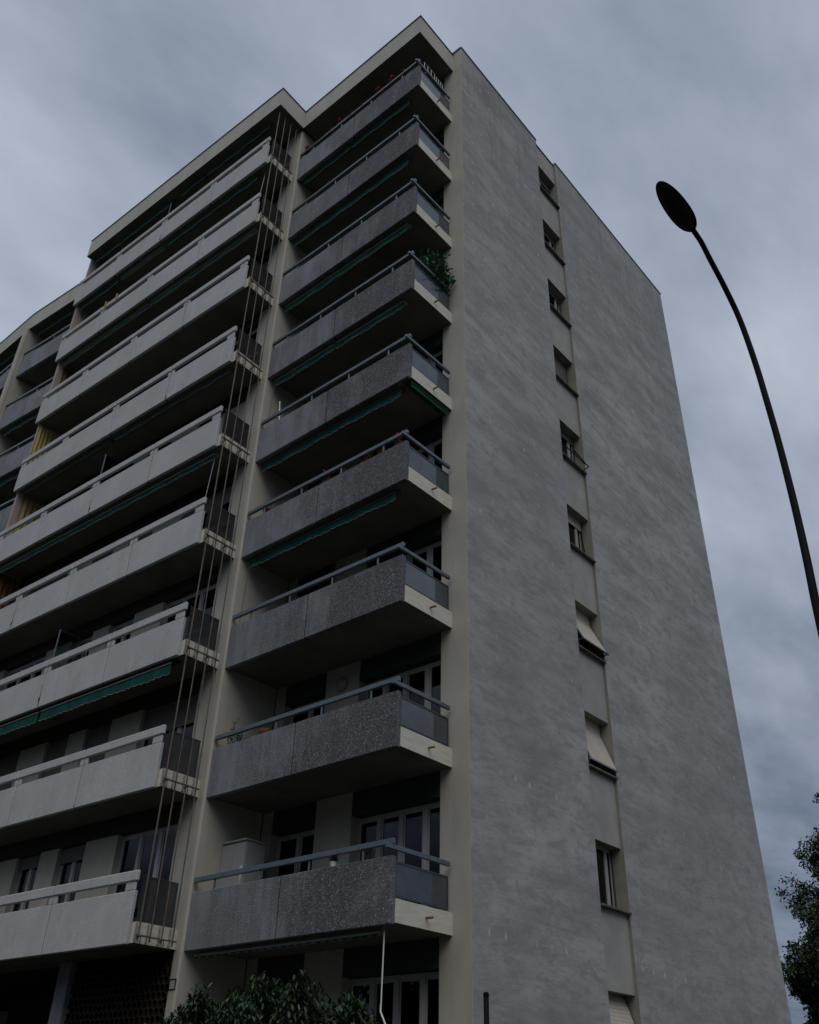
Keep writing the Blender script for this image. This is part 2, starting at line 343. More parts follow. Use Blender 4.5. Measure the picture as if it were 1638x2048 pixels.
MT = dict(
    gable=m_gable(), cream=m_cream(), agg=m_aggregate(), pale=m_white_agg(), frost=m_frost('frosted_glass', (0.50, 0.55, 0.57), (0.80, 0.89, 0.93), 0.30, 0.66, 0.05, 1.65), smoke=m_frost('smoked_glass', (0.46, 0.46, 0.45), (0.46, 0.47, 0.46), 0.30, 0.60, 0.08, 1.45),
    pane=m_glass('window_glass', (0.22, 0.24, 0.25), ior=1.42), clear=m_glass('clear_glass', (0.55, 0.66, 0.64)),
    recess=plain('recess_render', (0.34, 0.335, 0.32), 0.9, 0.15, var=0.08, scale=1.6, bump=0.1),
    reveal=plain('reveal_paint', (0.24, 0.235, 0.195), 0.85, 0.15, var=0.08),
    fascia=plain('fascia_paint', (0.45, 0.44, 0.395), 0.8, 0.2, var=0.07, scale=1.2, stretch=(1.5, 1.5, 0.4), bump=0.06),
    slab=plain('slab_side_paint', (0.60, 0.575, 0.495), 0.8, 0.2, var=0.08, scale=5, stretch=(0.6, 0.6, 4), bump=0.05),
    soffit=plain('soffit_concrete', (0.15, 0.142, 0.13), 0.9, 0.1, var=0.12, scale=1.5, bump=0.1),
    edge=plain('dark_metal_edge', (0.045, 0.043, 0.045), 0.5, 0.4, var=0.1),
    zinc=plain('zinc_flashing', (0.22, 0.24, 0.27), 0.45, 0.5, metal=0.4, var=0.1),
    rail=plain('rail_paint', (0.095, 0.125, 0.150), 0.38, 0.5, var=0.14, scale=9),
    gframe=plain('glass_frame_paint', (0.050, 0.062, 0.072), 0.45, 0.4, var=0.1),
    boxg=plain('shutter_box_green', (0.030, 0.038, 0.036), 0.6, 0.3, var=0.1, scale=2),
    boxb=plain('shutter_band_brown', (0.035, 0.031, 0.026), 0.7, 0.2, var=0.1, scale=2),
    wframe=plain('window_frame_white', (0.38, 0.38, 0.375), 0.45, 0.4, var=0.06),
    teal=plain('awning_canvas', (0.006, 0.060, 0.053), 0.8, 0.15, var=0.22, scale=2.2, stretch=(1, 4, 1)),
    green=plain('side_awning_canvas', (0.006, 0.068, 0.024), 0.8, 0.15, var=0.15, scale=4),
    trim=plain('awning_trim', (0.42, 0.42, 0.38), 0.7, 0.2, var=0.1),
    case=plain('awning_case', (0.085, 0.078, 0.070), 0.5, 0.4, var=0.1),
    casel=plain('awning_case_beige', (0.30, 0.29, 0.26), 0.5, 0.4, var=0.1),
    rod=plain('brown_steel_rod', (0.125, 0.098, 0.080), 0.5, 0.4, var=0.25, scale=6, stretch=(1,1,0.6)),
    rustd=plain('spalled_joint', (0.05, 0.035, 0.025), 0.95, 0.1, var=0.3, scale=30),
    rust=plain('rusty_pipe', (0.20, 0.11, 0.055), 0.8, 0.2, var=0.3, scale=30),
    white=plain('white_paint', (0.75, 0.75, 0.73), 0.5, 0.4, var=0.04),
    slat=plain('beige_roller_slat', (0.47, 0.42, 0.355), 0.6, 0.3, var=0.06, scale=2),
    slatd=plain('grey_brown_slat', (0.13, 0.12, 0.105), 0.6, 0.3, var=0.1),
    sill=plain('stone_sill', (0.125, 0.115, 0.105), 0.85, 0.2, var=0.25, scale=6, bump=0.2),
    black=plain('black_metal', (0.005, 0.005, 0.006), 0.6, 0.10, var=0.1),
    claustra=plain('claustra_brick', (0.030, 0.021, 0.016), 0.85, 0.15, var=0.2, scale=7),
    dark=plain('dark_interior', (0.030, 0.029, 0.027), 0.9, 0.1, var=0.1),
    curtain=plain('net_curtain', (0.42, 0.42, 0.44), 0.9, 0.1, var=0.08, scale=6, stretch=(1, 6, 0.3)),
    pinkwall=plain('pinkish_render', (0.40, 0.335, 0.30), 0.85, 0.15, var=0.08),
    yellow=plain('yellow_canvas', (0.42, 0.335, 0.135), 0.85, 0.15, var=0.15, scale=5, stretch=(6, 6, 0.4)),
    brownc=plain('brown_canvas', (0.16, 0.085, 0.040), 0.85, 0.15, var=0.25, scale=5, stretch=(8, 8, 0.4)),
    terracotta=plain('terracotta', (0.15, 0.065, 0.042), 0.8, 0.2, var=0.15, scale=12),
    wood=plain('weathered_wood', (0.20, 0.12, 0.07), 0.7, 0.25, var=0.25, scale=5, stretch=(1, 1, 6)),
    cabinet=plain('grey_plastic', (0.31, 0.33, 0.335), 0.45, 0.4, var=0.04),
    cloth=plain('turquoise_cloth', (0.10, 0.42, 0.38), 0.85, 0.1, var=0.3, scale=9),
    ochre=plain('ochre_plastic', (0.42, 0.27, 0.09), 0.6, 0.3, var=0.1),
    red=plain('red_petals', (0.42, 0.012, 0.022), 0.6, 0.3, var=0.3, scale=20),
    pink=plain('pink_petals', (0.48, 0.035, 0.16), 0.6, 0.3, var=0.3, scale=20),
    bark=plain('bark', (0.075, 0.060, 0.048), 0.9, 0.1, var=0.3, scale=5, stretch=(3,3,0.6), bump=0.4, bscale=20),
    leafA=m_leaf('laurel_leaf', (0.009, 0.026, 0.008), (0.020, 0.052, 0.015), 0.32),
    leafB=m_leaf('broad_leaf', (0.012, 0.024, 0.010), (0.026, 0.050, 0.017), 0.5, 0.5),
    leafC=m_leaf('balcony_leaf', (0.016, 0.060, 0.034), (0.034, 0.125, 0.062), 0.45, 4),
    twig=plain('dry_twig', (0.12, 0.10, 0.06), 0.9, 0.1),
    tile=plain('roof_tile', (0.10, 0.06, 0.05), 0.85, 0.2, var=0.2, scale=3),
)

# ------------------------------------------------------------------ ground
def m_ground():
    m, t, b = newmat('grass'); N = NT(t)
    v = N.noise(N.pos(), 0.4, 8, 0.6); g = N.noise(N.pos(), 14, 5, 0.7)
    c = N.mix(v, (0.016, 0.026, 0.010), (0.034, 0.046, 0.020)); c = N.mix(0.4, c, N.mix(g, (0.015, 0.025, 0.01), (0.08, 0.10, 0.045)))
    N.l(c, b.inputs['Base Color']); b.inputs['Roughness'].default_value = 0.95; N.bump(g, b, 0.6, 0.05); return m
def m_asphalt():
    m, t, b = newmat('asphalt'); N = NT(t)
    v = N.noise(N.pos(), 0.7, 6, 0.6); g = N.noise(N.pos(), 60, 3, 0.7)
    c = N.mix(v, (0.040, 0.040, 0.042), (0.065, 0.064, 0.064)); c = N.mix(0.3, c, N.mix(g, (0.02,0.02,0.02), (0.12,0.12,0.12)))
    N.l(c, b.inputs['Base Color']); b.inputs['Roughness'].default_value = 0.9; N.bump(g, b, 0.4, 0.01); return m
def struct(name, mb, mat):
    o = O(name, mb.mesh(name, mat)); o['kind'] = 'structure'; return o
struct('ground', MB().box(-700, 700, -700, 700, GZ-0.5, GZ), m_ground())
struct('pavement', MB().box(-60, 60, -14.5, -8.2, GZ-0.2, GZ+0.12), plain('paving', (0.16, 0.155, 0.15), 0.9, 0.2, var=0.12, bump=0.3))
struct('road', MB().box(-200, 200, -23.5, -14.5, GZ-0.2, GZ+0.004), m_asphalt())

# ------------------------------------------------------------------ the apartment building
H = 25.839; ST = 2.8; NF = 9
B = thing('apartment_building', 'ten storey grey apartment block with stacked staggered balconies and a windowed blank gable', 'apartment building', (0, 0, GZ))
B0 = O('storeys', None, None) if False else None
DZ = -GZ                                  # parts live in the building's frame (origin at street level)
def zf(i): return i * ST + DZ
TH = math.atan(0.04078)
FR = (Vector((0, 0, 0)), 0.0)
FM = (Vector((0, 5.7, 0)), TH)
TL = math.radians(5.28)
FL1 = (Vector((-0.323, 16.04, 0)), TL)
FL2 = (Vector((-0.80, 21.22, 0)), 0.0)
CACHE = {}
def cached(key, fn):
    if key not in CACHE: CACHE[key] = fn()
    return CACHE[key]
def put(name, key, fn, fr, z, parent=B, label=None):
    """A part in frame fr at height z (building coordinates)."""
    return O(name, cached(key, fn), parent, (fr[0].x, fr[0].y, z), fr[1], label)
def sub(name, key, fn, parent, label=None):
    return O(name, cached(key, fn), parent, label=label)

# --- gable (end wall), plane y = 0
XA, XB, XE, RC = 4.222, 5.396, 13.291, 0.0716
TOP = H + 0.10
def head(i): return (i - 1) * ST + 2.392
def sillz(i): return head(i) - 1.27
mb = MB()
z0, z1 = 0.0, TOP + DZ
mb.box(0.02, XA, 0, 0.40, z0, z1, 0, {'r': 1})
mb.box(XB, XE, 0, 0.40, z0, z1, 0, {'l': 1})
O('gable_wall', mb.mesh('gable_wall', [MT['gable'], MT['reveal']]), B, label='blotchy grey rendered gable wall with rows of pale anchor marks')
zs = [0.0] + [v for i in range(0, 10) for v in (sillz(i) - 0.05 + DZ, head(i) + DZ)] + [H + DZ]
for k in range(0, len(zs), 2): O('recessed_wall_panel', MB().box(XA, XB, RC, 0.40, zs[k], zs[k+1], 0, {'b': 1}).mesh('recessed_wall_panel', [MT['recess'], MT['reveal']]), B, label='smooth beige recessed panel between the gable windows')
O('gable_coping', MB().box(-0.02, XA, -0.025, 0.42, z1, z1+0.035).box(XB, XE+0.03, -0.025, 0.42, z1, z1+0.035).mesh('gable_coping', MT['edge']), B)
O('strip_coping', MB().box(XA+0.002, XB-0.002, RC-0.03, 0.42, H+DZ, H+DZ+0.035).mesh('strip_coping', MT['edge']), B)
O('flashing', MB().box(-0.035, -0.001, 0.02, 0.66, z1-0.005, z1+0.05).mesh('flashing', MT['zinc']), B)

def gable_window(i):
    zh, zl = head(i) + DZ, sillz(i) + DZ
    w = O('gable_window', None, B, (0, 0, 0))
    # frame mesh is the window itself
    fb = MB(); y0, y1 = 0.32, 0.375; t = 0.06
    fb.box(XA, XA+t, y0, y1, zl, zh); fb.box(XB-t, XB, y0, y1, zl, zh)
    fb.box(XA+t, XB-t, y0, y1, zl, zl+t); fb.box(XA+t, XB-t, y0, y1, zh-t, zh)
    mid = XB - 0.62 if i != 4 else XB-0.5
    if i in (1, 4, 5, 7, 8): fb.box(XB-0.30, XB-0.20, y0-0.012, y1, zl+t, zh-t)
    else: fb.box((XA+XB)/2-0.04, (XA+XB)/2+0.04, y0-0.012, y1, zl+t, zh-t)
    w.data = None
    bpy.data.objects.remove(w)
    w = O('window', fb.mesh('window_frame', MT['wframe']), B, label='small recessed window in the gable')
    O('pane', MB().box(XA+t, XB-t, y0+0.02, y0+0.03, zl+t, zh-t).mesh('pane', MT['pane']), w)
    O('sill', MB().box(XA+0.004, XB+0.025, -0.035, 0.318, zl-0.05, zl).mesh('sill', MT['sill'], bevel=0.008), w)
    # roller shutter box under the lintel
    O('shutter_guide', MB().box(XB-0.035, XB-0.002, 0.285, 0.318, zl, zh).mesh('shutter_guide', MT['gframe']), w)
    O('shutter_guide', MB().box(XA+0.002, XA+0.035, 0.285, 0.318, zl, zh).mesh('shutter_guide', MT['gframe']), w)
    if i in (2, 3, 0):                     # tilted-out slatted shutter
        yt, zt = 0.292, zh - (0.05 if i == 0 else 0.28)
        yb, zb = {3: (-0.12, sillz(3)+0.16+DZ), 2: (-0.05, sillz(2)+0.13+DZ), 0: (-0.10, head(0)-1.12+DZ)}[i]
        sb = MB(); n = int(math.hypot(yt-yb, zt-zb) / (0.05 if i else 0.075)); L = Vector((0, yb-yt, zb-zt)) / n
        nrm = Vector((0, -(-L.z), L.y)).normalized() if False else Vector((0, L.z, -L.y)).normalized()
        if nrm.y > 0: nrm = -nrm
        for k in range(n):
            c = Vector(((XA+XB)/2, yt, zt)) + L*(k+0.5)
            sb.obox(c, ((XB-XA)/2-0.03, 0, 0), L*0.47, nrm*0.006)
        if i: 
            for k in range(5): sb.box(XA+0.03, XB-0.03, 0.285, 0.30, zh-0.28+0.056*k, zh-0.28+0.052+0.056*k)
        O('roller_shutter', sb.mesh('roller_shutter', MT['slat']), w, label='beige slatted shutter tilted out at the bottom')
        ab = MB(); xs = (XA+0.03, XB-0.03)
        for x in xs:
            ab.bar((x, yt, zt), (x, yb, zb), 0.022, 0.03); ab.bar((x, yb, zb), (x, 0.30, zb-0.10), 0.02)
        ab.bar((xs[0]-0.02, yb, zb-0.012), (xs[1]+0.03, yb, zb-0.012), 0.035)
        O('shutter_arm', ab.mesh('shutter_arm', MT['zinc'] if i == 2 else MT['gframe']), w)
    elif i in (5, 4):                      # bare projecting arms
        ab = MB()
        if i == 5:
            for x in (XA+0.05, XB-0.03): ab.bar((x, 0.33, zl+1.0), (x, -0.13, zl+0.13), 0.022)
            ab.bar((XA+0.05, -0.13, zl+0.13), (XB-0.03, -0.13, zl+0.13), 0.022)
            for x in (XB-0.03, XA+0.05): ab.bar((x, -0.13, zl+0.13), (x, 0.32, zl+0.05), 0.018)
            sb = MB()
            for k in range(4): sb.box(XA+0.03, XB-0.03, 0.285, 0.30, zh-0.23+0.056*k, zh-0.23+0.052+0.056*k)
            O('roller_shutter', sb.mesh('roller_shutter', MT['slatd']), w)
        else:
            ab.bar((XB-0.045, 0.30, zh-0.28), (XB-0.045, 0.20, zl+0.06), 0.016)
            sb = MB()
            for k in range(5): sb.box(XA+0.03, XB-0.03, 0.285, 0.30, zh-0.28+0.056*k, zh-0.28+0.052+0.056*k)
            O('roller_shutter', sb.mesh('roller_shutter', MT['slat']), w)
        O('shutter_arm', ab.mesh('shutter_arm', MT['black']), w)
    elif i in (9, 8, 7, 6):
        sb = MB(); n = {9: 5, 8: 4, 7: 3, 6: 22}[i]
        for k in range(n): sb.box(XA+0.036, XB-0.036, 0.285, 0.30, zh-0.056*(k+1), zh-0.056*(k+1)+0.052)
        O('roller_shutter', sb.mesh('roller_shutter', MT['slatd']), w)
for i in range(10): gable_window(i)

# --- wall strips of the street fronts (full height, windows between them)
def wall_strips(fr, x, th, ys, ztop, mat, name='front_wall', z0=0):
    for a, b_ in ys: O(name, MB().box(x, x+th, a, b_, z0, ztop+DZ).mesh(name, mat), B, (fr[0].x, fr[0].y, 0), fr[1])
# right bay
O('corner_pier', MB().box(0, 0.3, 0.004, 0.67, 0, TOP+DZ-0.004).mesh('corner_pier', MT['cream']), B, label='smooth cream front of the gable wall')
wall_strips(FR, 0, 0.3, [(2.87, 3.86), (5.15, 5.46)], H-0.3, MT['cream'])
# party wall standing out between the right bay and the pale bay
mb = MB().box(-1.585, 0.0, 5.45, 5.702, 0, H-0.864+DZ-0.002)
O('party_wall', mb.mesh('party_wall', MT['cream'], bevel=0.035), B, label='cream fin wall between the dark and the pale balconies')
# pale bay: back wall at x' = -1.6
wall_strips(FM, -1.6, 0.25, [(-0.02, 0.5)], H-0.864, MT['cream'], z0=DZ)
for a, b_ in [(2.45, 3.58), (4.60, 5.30), (6.25, 7.42), (9.5, 10.05)]:
    for k in range(0, 9): put('wall_pier', ('wp', a), lambda: MB().box(-1.6, -1.35, a, b_, 0.352, 2.418).mesh('wall_pier', MT['cream']), FM, zf(k))
# left bays
for F, y1 in ((FL1, 5.2), (FL2, 6.0)):
    wall_strips(F, 0, 0.3, [(-0.1, 0.4), (2.6, 3.5), (4.9, y1+0.02)], H-0.3, MT['cream'])
put('party_wall', 'pw_l', lambda: MB().box(-1.70, 0, 5.2, 5.55, 0, H-0.864+DZ-0.002).box(-1.78,-1.70,5.2,5.36,0,H-0.864+DZ-0.002).mesh('party_wall', MT['cream'], bevel=0.02), FL1, 0, label='cream fin wall on the far left')
put('party_wall', 'pw_e', lambda: MB().box(-1.60, 13, 6.0, 6.35, 0, H+DZ).mesh('party_wall', MT['cream']), FL2, 0)

# --- windows of the street fronts
def win_mesh(w, h, n, split=None):
    m = MB(); t = 0.055
    m.box(0, 0.06, 0, t, 0, h); m.box(0, 0.06, w-t, w, 0, h); m.box(0, 0.06, t, w-t, 0, t); m.box(0, 0.06, t, w-t, h-t, h)
    cuts = split or [w*k/n for k in range(1, n)]
    for c in cuts: m.box(-0.015, 0.06, c-0.05, c+0.05, t, h-t)
    cs = [0] + list(cuts) + [w]
    for a, b_ in zip(cs, cs[1:]):          # inner sash line
        a2, b2 = a+0.055, b_-0.055
        m.box(0.01, 0.045, a2, a2+0.03, t, h-t); m.box(0.01, 0.045, b2-0.03, b2, t, h-t)
        m.box(0.011, 0.044, a2+0.03, b2-0.03, h-t-0.05, h-t); m.box(0.011, 0.044, a2+0.03, b2-0.03, t, t+0.09)
    return m.mesh('window', MT['wframe'])
def curtain_mesh(y0, y1, z0, z1):
    m = MB(); n = max(6, int((y1-y0)/0.05))
    for k in range(n):
        a = y0+(y1-y0)*k/n; b_ = y0+(y1-y0)*(k+1)/n
        xa = 0.03*math.sin(k*1.9)+0.01*math.sin(k*0.7); xb = 0.03*math.sin((k+1)*1.9)+0.01*math.sin((k+1)*0.7)
        m.poly([(xa, a, z0), (xb, b_, z0), (xb, b_, z1), (xa, a, z1)])
    return m.mesh('curtain', MT['curtain'], smooth=True)
def slat_mesh(w, h, mat):
    m = MB(); n = int(h/0.055)
    for k in range(n): m.box(0, 0.012, 0.01, w-0.01, -(k+1)*0.055, -(k+1)*0.055+0.05)
    return m.mesh('roller_shutter', mat)
def window(fr, x, y0, y1, zb, zt, n=2, split=None, curtain=None, shut=0.0, mat='slatd'):
    w, h = round(y1-y0, 3), round(zt-zb, 3)
    key = ('win', w, h, n, tuple(split or ()))
    rotz = Matrix.Rotation(fr[1], 4, 'Z'); p = fr[0] + (rotz @ Vector((x, y0, 0)))
    o = O('window', cached(key, lambda: win_mesh(w, h, n, split)), B, (p.x, p.y, zb+DZ), fr[1])
    O('pane', cached(('pane', w, h), lambda: MB().box(0.022, 0.03, 0.05, w-0.05, 0.05, h-0.05).mesh('pane', MT['pane'])), o)
    if curtain:
        a, b_, top = curtain
        O('curtain', cached(('cur', w, h, curtain), lambda: curtain_mesh(a*w+0.04, b_*w-0.04, 0.05, h*top)), o, (0.14, 0, 0))
    if shut: O('roller_shutter', cached(('shut', w, round(shut, 2), mat), lambda: slat_mesh(w, shut, MT[mat])), o, (-0.05, 0, h))
    return o
SP1 = (0.50, 1.08, 1.63)
curs = [None, (0.0, 0.45, 0.55), None, (0.75, 1.0, 0.9), (0, 0.25, 0.95), None]
for k in range(-1, 9):
    c = rnd.choice(curs) if k != 0 else (0.55, 1.0, 0.62)
    window(FR, 0.20, 0.67, 2.87, k*ST+0.35, k*ST+2.32, 4, SP1, c, 0.0 if k in (-1, 0, 1, 2, 3) else rnd.choice([0, 0, 0.5, 1.0]))
    window(FR, 0.20, 3.86, 5.15, k*ST+0.35, k*ST+2.32, 2, None, rnd.choice(curs), 0.0 if k in (-1, 0, 1) else rnd.choice([0, 0.8, 1.6]))
for k in range(-1, 9):
    zt = (k+1)*ST-0.003 if k < 8 else H-0.864-0.003
    for a, b_ in ((0.672, 2.865), (3.862, 5.148)): O('shutter_box', MB().box(0.012, 0.26, a, b_, k*ST+2.34+DZ, zt+DZ).mesh('shutter_box', MT['boxg']), B)
for k in range(0, 9):
    sh = {0: (0, 0.35, 0.3, 0), 1: (0.7, 1.2, 1.2, 0.9), 2: (0, 0, 0, 0)}.get(k, None) or tuple(rnd.choice([0, 0.5, 1.0, 1.6]) for _ in range(4))
    window(FM, -1.47, 0.5, 2.45, k*ST+0.35, k*ST+2.41, 3, None, (0.1, 1.0, 0.72) if k == 0 else rnd.choice(curs), sh[0], 'slat' if k == 4 else 'slatd')
    window(FM, -1.47, 3.58, 4.6, k*ST+0.35, k*ST+2.41, 2, None, None, sh[1])
    window(FM, -1.47, 5.3, 6.25, k*ST+0.35, k*ST+2.41, 2, None, None, sh[2])
    window(FM, -1.47, 7.42, 9.5, k*ST+0.35, k*ST+2.41, 3, None, rnd.choice(curs), sh[3])
for k in range(0, 9):
    zt = (k+1)*ST-0.003 if k < 8 else H-0.864-0.003
    O('shutter_band', MB().box(-1.612, -1.34, 0.502, 10.1, k*ST+2.42+DZ, zt+DZ).mesh('shutter_band', MT['boxb']), B, (FM[0].x, FM[0].y, 0), FM[1])
for F, y1 in ((FL1, 4.9), (FL2, 4.9)):
    for k in range(4, 9):
        window(F, 0.2, 0.4, 2.6, k*ST+0.35, k*ST+2.32, 3); window(F, 0.2, 3.5, 4.9, k*ST+0.35, k*ST+2.32, 2)
    for k in range(3, 9): O('shutter_box', MB().box(0.012, 0.26, 0.38, 4.92, k*ST+2.34+DZ, ((k+1)*ST-0.003 if k < 8 else H-0.87)+DZ).mesh('shutter_box', MT['boxg']), B, (F[0].x, F[0].y, 0), F[1])

# --- roofs, fascias, dark metal edge; floors inside; far walls
def fascia(fr, x0, y0, y1, label=None, xk=0.0):
    m = MB().box(x0, xk, y0, y1, H-0.864+DZ, H+DZ, 0, {'b': 1})
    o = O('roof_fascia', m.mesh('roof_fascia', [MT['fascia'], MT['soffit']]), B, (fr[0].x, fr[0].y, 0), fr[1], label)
    O('roof_edge', MB().box(x0-0.025, xk, y0-0.025, y1, H+DZ, H+DZ+0.035).mesh('roof_edge', MT['edge']), o)
    return o
fascia(FR, -1.614, 0.322, 5.43, 'cream fascia and roof overhang above the dark balconies')
fascia(FM, -2.695, -0.255, 10.20, 'cream fascia and roof overhang above the pale balconies')
fascia(FL1, -1.66, -0.5, 5.21); fascia(FL2, -1.655, -0.14, 6.4)
mb = MB()
def fl(fr, x0, x1, y0, y1, z0, z1):
    R3 = Matrix.Rotation(fr[1], 4, 'Z'); b = len(mb.v)
    t = MB().box(x0, x1, y0, y1, z0, z1)
    for v in t.v:
        p = R3 @ Vector(v) + fr[0]; mb.v.append((p.x, p.y, p.z))
    for f in t.f: mb.f.append(tuple(b+i for i in f)); mb.m.append(0)
for k in range(-1, 9):
    fl(FR, 0.31, 12.9, 0.41, 5.6, k*ST+0.02+DZ, k*ST+0.30+DZ)
    fl(FM, -1.3, 12.5, -0.1, 10.2, k*ST+0.025+DZ, k*ST+0.305+DZ)
    fl(FL1, 0.31, 12, 0, 5.5, k*ST+0.03+DZ, k*ST+0.31+DZ); fl(FL2, 0.31, 12, 0.1, 6, k*ST+0.035+DZ, k*ST+0.315+DZ)
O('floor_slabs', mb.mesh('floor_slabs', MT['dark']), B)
mb = MB()
fl(FR, 0.005, 13.25, 0.405, 5.8, H-0.35+DZ, H-0.06+DZ); fl(FM, -0.01, 13.0, -0.2, 10.3, H-0.355+DZ, H-0.065+DZ)
fl(FL1, -0.02, 12.6, 0, 5.5, H-0.36+DZ, H-0.07+DZ); fl(FL2, -0.02, 13, 0, 6.2, H-0.365+DZ, H-0.075+DZ)
O('roof_deck', mb.mesh('roof_deck', MT['soffit']), B)
mb = MB()
mb.box(12.95, 13.25, 0.41, 27.5, 0, H-0.4+DZ); mb.box(3.3, 3.4, 0.41, 27, 0, H-0.4+DZ)
O('rear_wall', mb.mesh('rear_wall', MT['recess']), B)
# plinth slabs of the ground storey
O('plinth', MB().box(-1.5, 0.28, 0.39, 5.44, 0, -ST+0.35+DZ).mesh('plinth', MT['soffit']), B)
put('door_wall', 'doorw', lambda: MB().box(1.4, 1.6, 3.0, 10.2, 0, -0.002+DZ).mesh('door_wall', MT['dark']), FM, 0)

# --- ground storey of the pale bay: pierced brick screen and pebbled column
def claustra():
    m = MB(); r, t = 0.085, 0.014; y = 0.02; W_, Z0, Z1 = 3.0, 1.35, DZ - 0.004
    dy, dz = r*math.sqrt(3), r*1.5
    def hexring(cy, cz):
        pts = [(cy + r*math.cos(PI/6 + k*PI/3), cz + r*math.sin(PI/6 + k*PI/3)) for k in range(6)]
        inn = [(cy + (r-t)*math.cos(PI/6 + k*PI/3), cz + (r-t)*math.sin(PI/6 + k*PI/3)) for k in range(6)]
        for k in range(6):
            a, b_ = pts[k], pts[(k+1)%6]; c, d = inn[(k+1)%6], inn[k]
            m.poly([(-1.62, a[0], a[1]), (-1.62, d[0], d[1]), (-1.62, c[0], c[1]), (-1.62, b_[0], b_[1])])
            m.poly([(-1.62, d[0], d[1]), (-1.50, d[0], d[1]), (-1.50, c[0], c[1]), (-1.62, c[0], c[1])])
    j = 0; cz = Z0
    while cz < Z1 - r:
        cy = y + r + (dy/2 if j % 2 else 0)
        while cy < W_: hexring(cy, cz); cy += dy
        cz += dz; j += 1
    m.box(-1.62, -1.50, 0.0, W_, 0, Z0-r)
    m.box(-1.49, -1.45, 0.0, W_, 0, Z1)
    return m.mesh('brick_screen', MT['claustra'])
put('brick_screen', 'claustra', claustra, FM, 0, label='dark brown honeycomb brick screen beside the entrance')
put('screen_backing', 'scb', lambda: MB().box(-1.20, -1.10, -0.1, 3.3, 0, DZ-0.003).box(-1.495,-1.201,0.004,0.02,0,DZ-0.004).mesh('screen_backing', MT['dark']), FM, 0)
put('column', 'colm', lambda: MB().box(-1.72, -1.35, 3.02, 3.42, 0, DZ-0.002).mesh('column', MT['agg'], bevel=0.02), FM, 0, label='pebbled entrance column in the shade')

# --- balconies with dark pebbled parapets
def panel_box(x0, x1, y0, y1, z0, z1, mat, bev=0.012):
    return MB().box(x0, x1, y0, y1, z0, z1).mesh('parapet_panel', mat, bevel=bev)
def dark_balcony(F, i, y0, y1, ymid, tagk, side=True):
    z = zf(i)
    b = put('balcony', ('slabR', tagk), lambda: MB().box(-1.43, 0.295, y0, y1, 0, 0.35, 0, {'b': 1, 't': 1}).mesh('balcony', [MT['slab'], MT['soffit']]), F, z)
    g = 0.016
    sub('joint_seal', ('js', tagk), lambda: MB().box(-1.505, -1.431, ymid-0.03, ymid+0.03, -0.03, 0.97).mesh('joint_seal', MT['black']), b)
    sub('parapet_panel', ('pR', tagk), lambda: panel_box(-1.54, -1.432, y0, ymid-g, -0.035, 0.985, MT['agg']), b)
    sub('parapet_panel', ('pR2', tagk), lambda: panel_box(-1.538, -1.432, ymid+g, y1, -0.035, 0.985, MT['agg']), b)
    def rail():
        m = MB().box(-1.56, -1.49, y0-0.02, y1-0.05, 1.155, 1.245)
        if side: m.box(-1.66, -0.06, y0-0.01, y0+0.05, 1.075, 1.153)
        n = 4; L = y1-y0
        for k in range(n): 
            yy = y0 + L*(0.13 + 0.248*k); m.box(-1.535, -1.505, yy-0.02, yy+0.02, 0.98, 1.156)
        return m.mesh('handrail', MT['rail'], bevel=0.006)
    sub('handrail', ('railR', tagk), rail, b)
    if side:
        def gf():
            m = MB(); yy = y0+0.02
            m.box(-1.43, -0.085, yy, yy+0.03, 0.885, 0.915); m.box(-1.43, -0.085, yy, yy+0.03, 0.375, 0.40)
            m.box(-0.115, -0.085, yy+0.001, yy+0.029, 0.40, 0.885); m.box(-1.43, -1.405, yy+0.001, yy+0.029, 0.40, 0.885)
            m.box(-0.30, -0.27, yy+0.002, yy+0.028, 0.34, 0.376); m.box(-1.25, -1.22, yy+0.002, yy+0.028, 0.34, 0.376)
            return m.mesh('glass_frame', MT['gframe'])
        sub('glass_frame', ('gfR', tagk), gf, b)
        sub('side_glass', ('gR', tagk), lambda: MB().box(-1.405, -0.115, y0+0.03, y0+0.038, 0.40, 0.885).mesh('side_glass', MT['frost']), b)
        sub('drain_spout', ('dsp', tagk), lambda: MB().tube([(-0.68, y0+0.05, 0.175), (-0.68, y0-0.14, 0.165)], 0.02, 8).mesh('drain_spout', MT['rust']), b)
    return b
RB = [dark_balcony(FR, i, 0.3925, 5.47, 3.0, 'R') for i in range(NF)]
for i in range(3, NF):
    dark_balcony(FL1, i, -0.35, 5.2, 2.6, 'L1', False); dark_balcony(FL2, i, 0.30, 6.0, 3.1, 'L2', False)

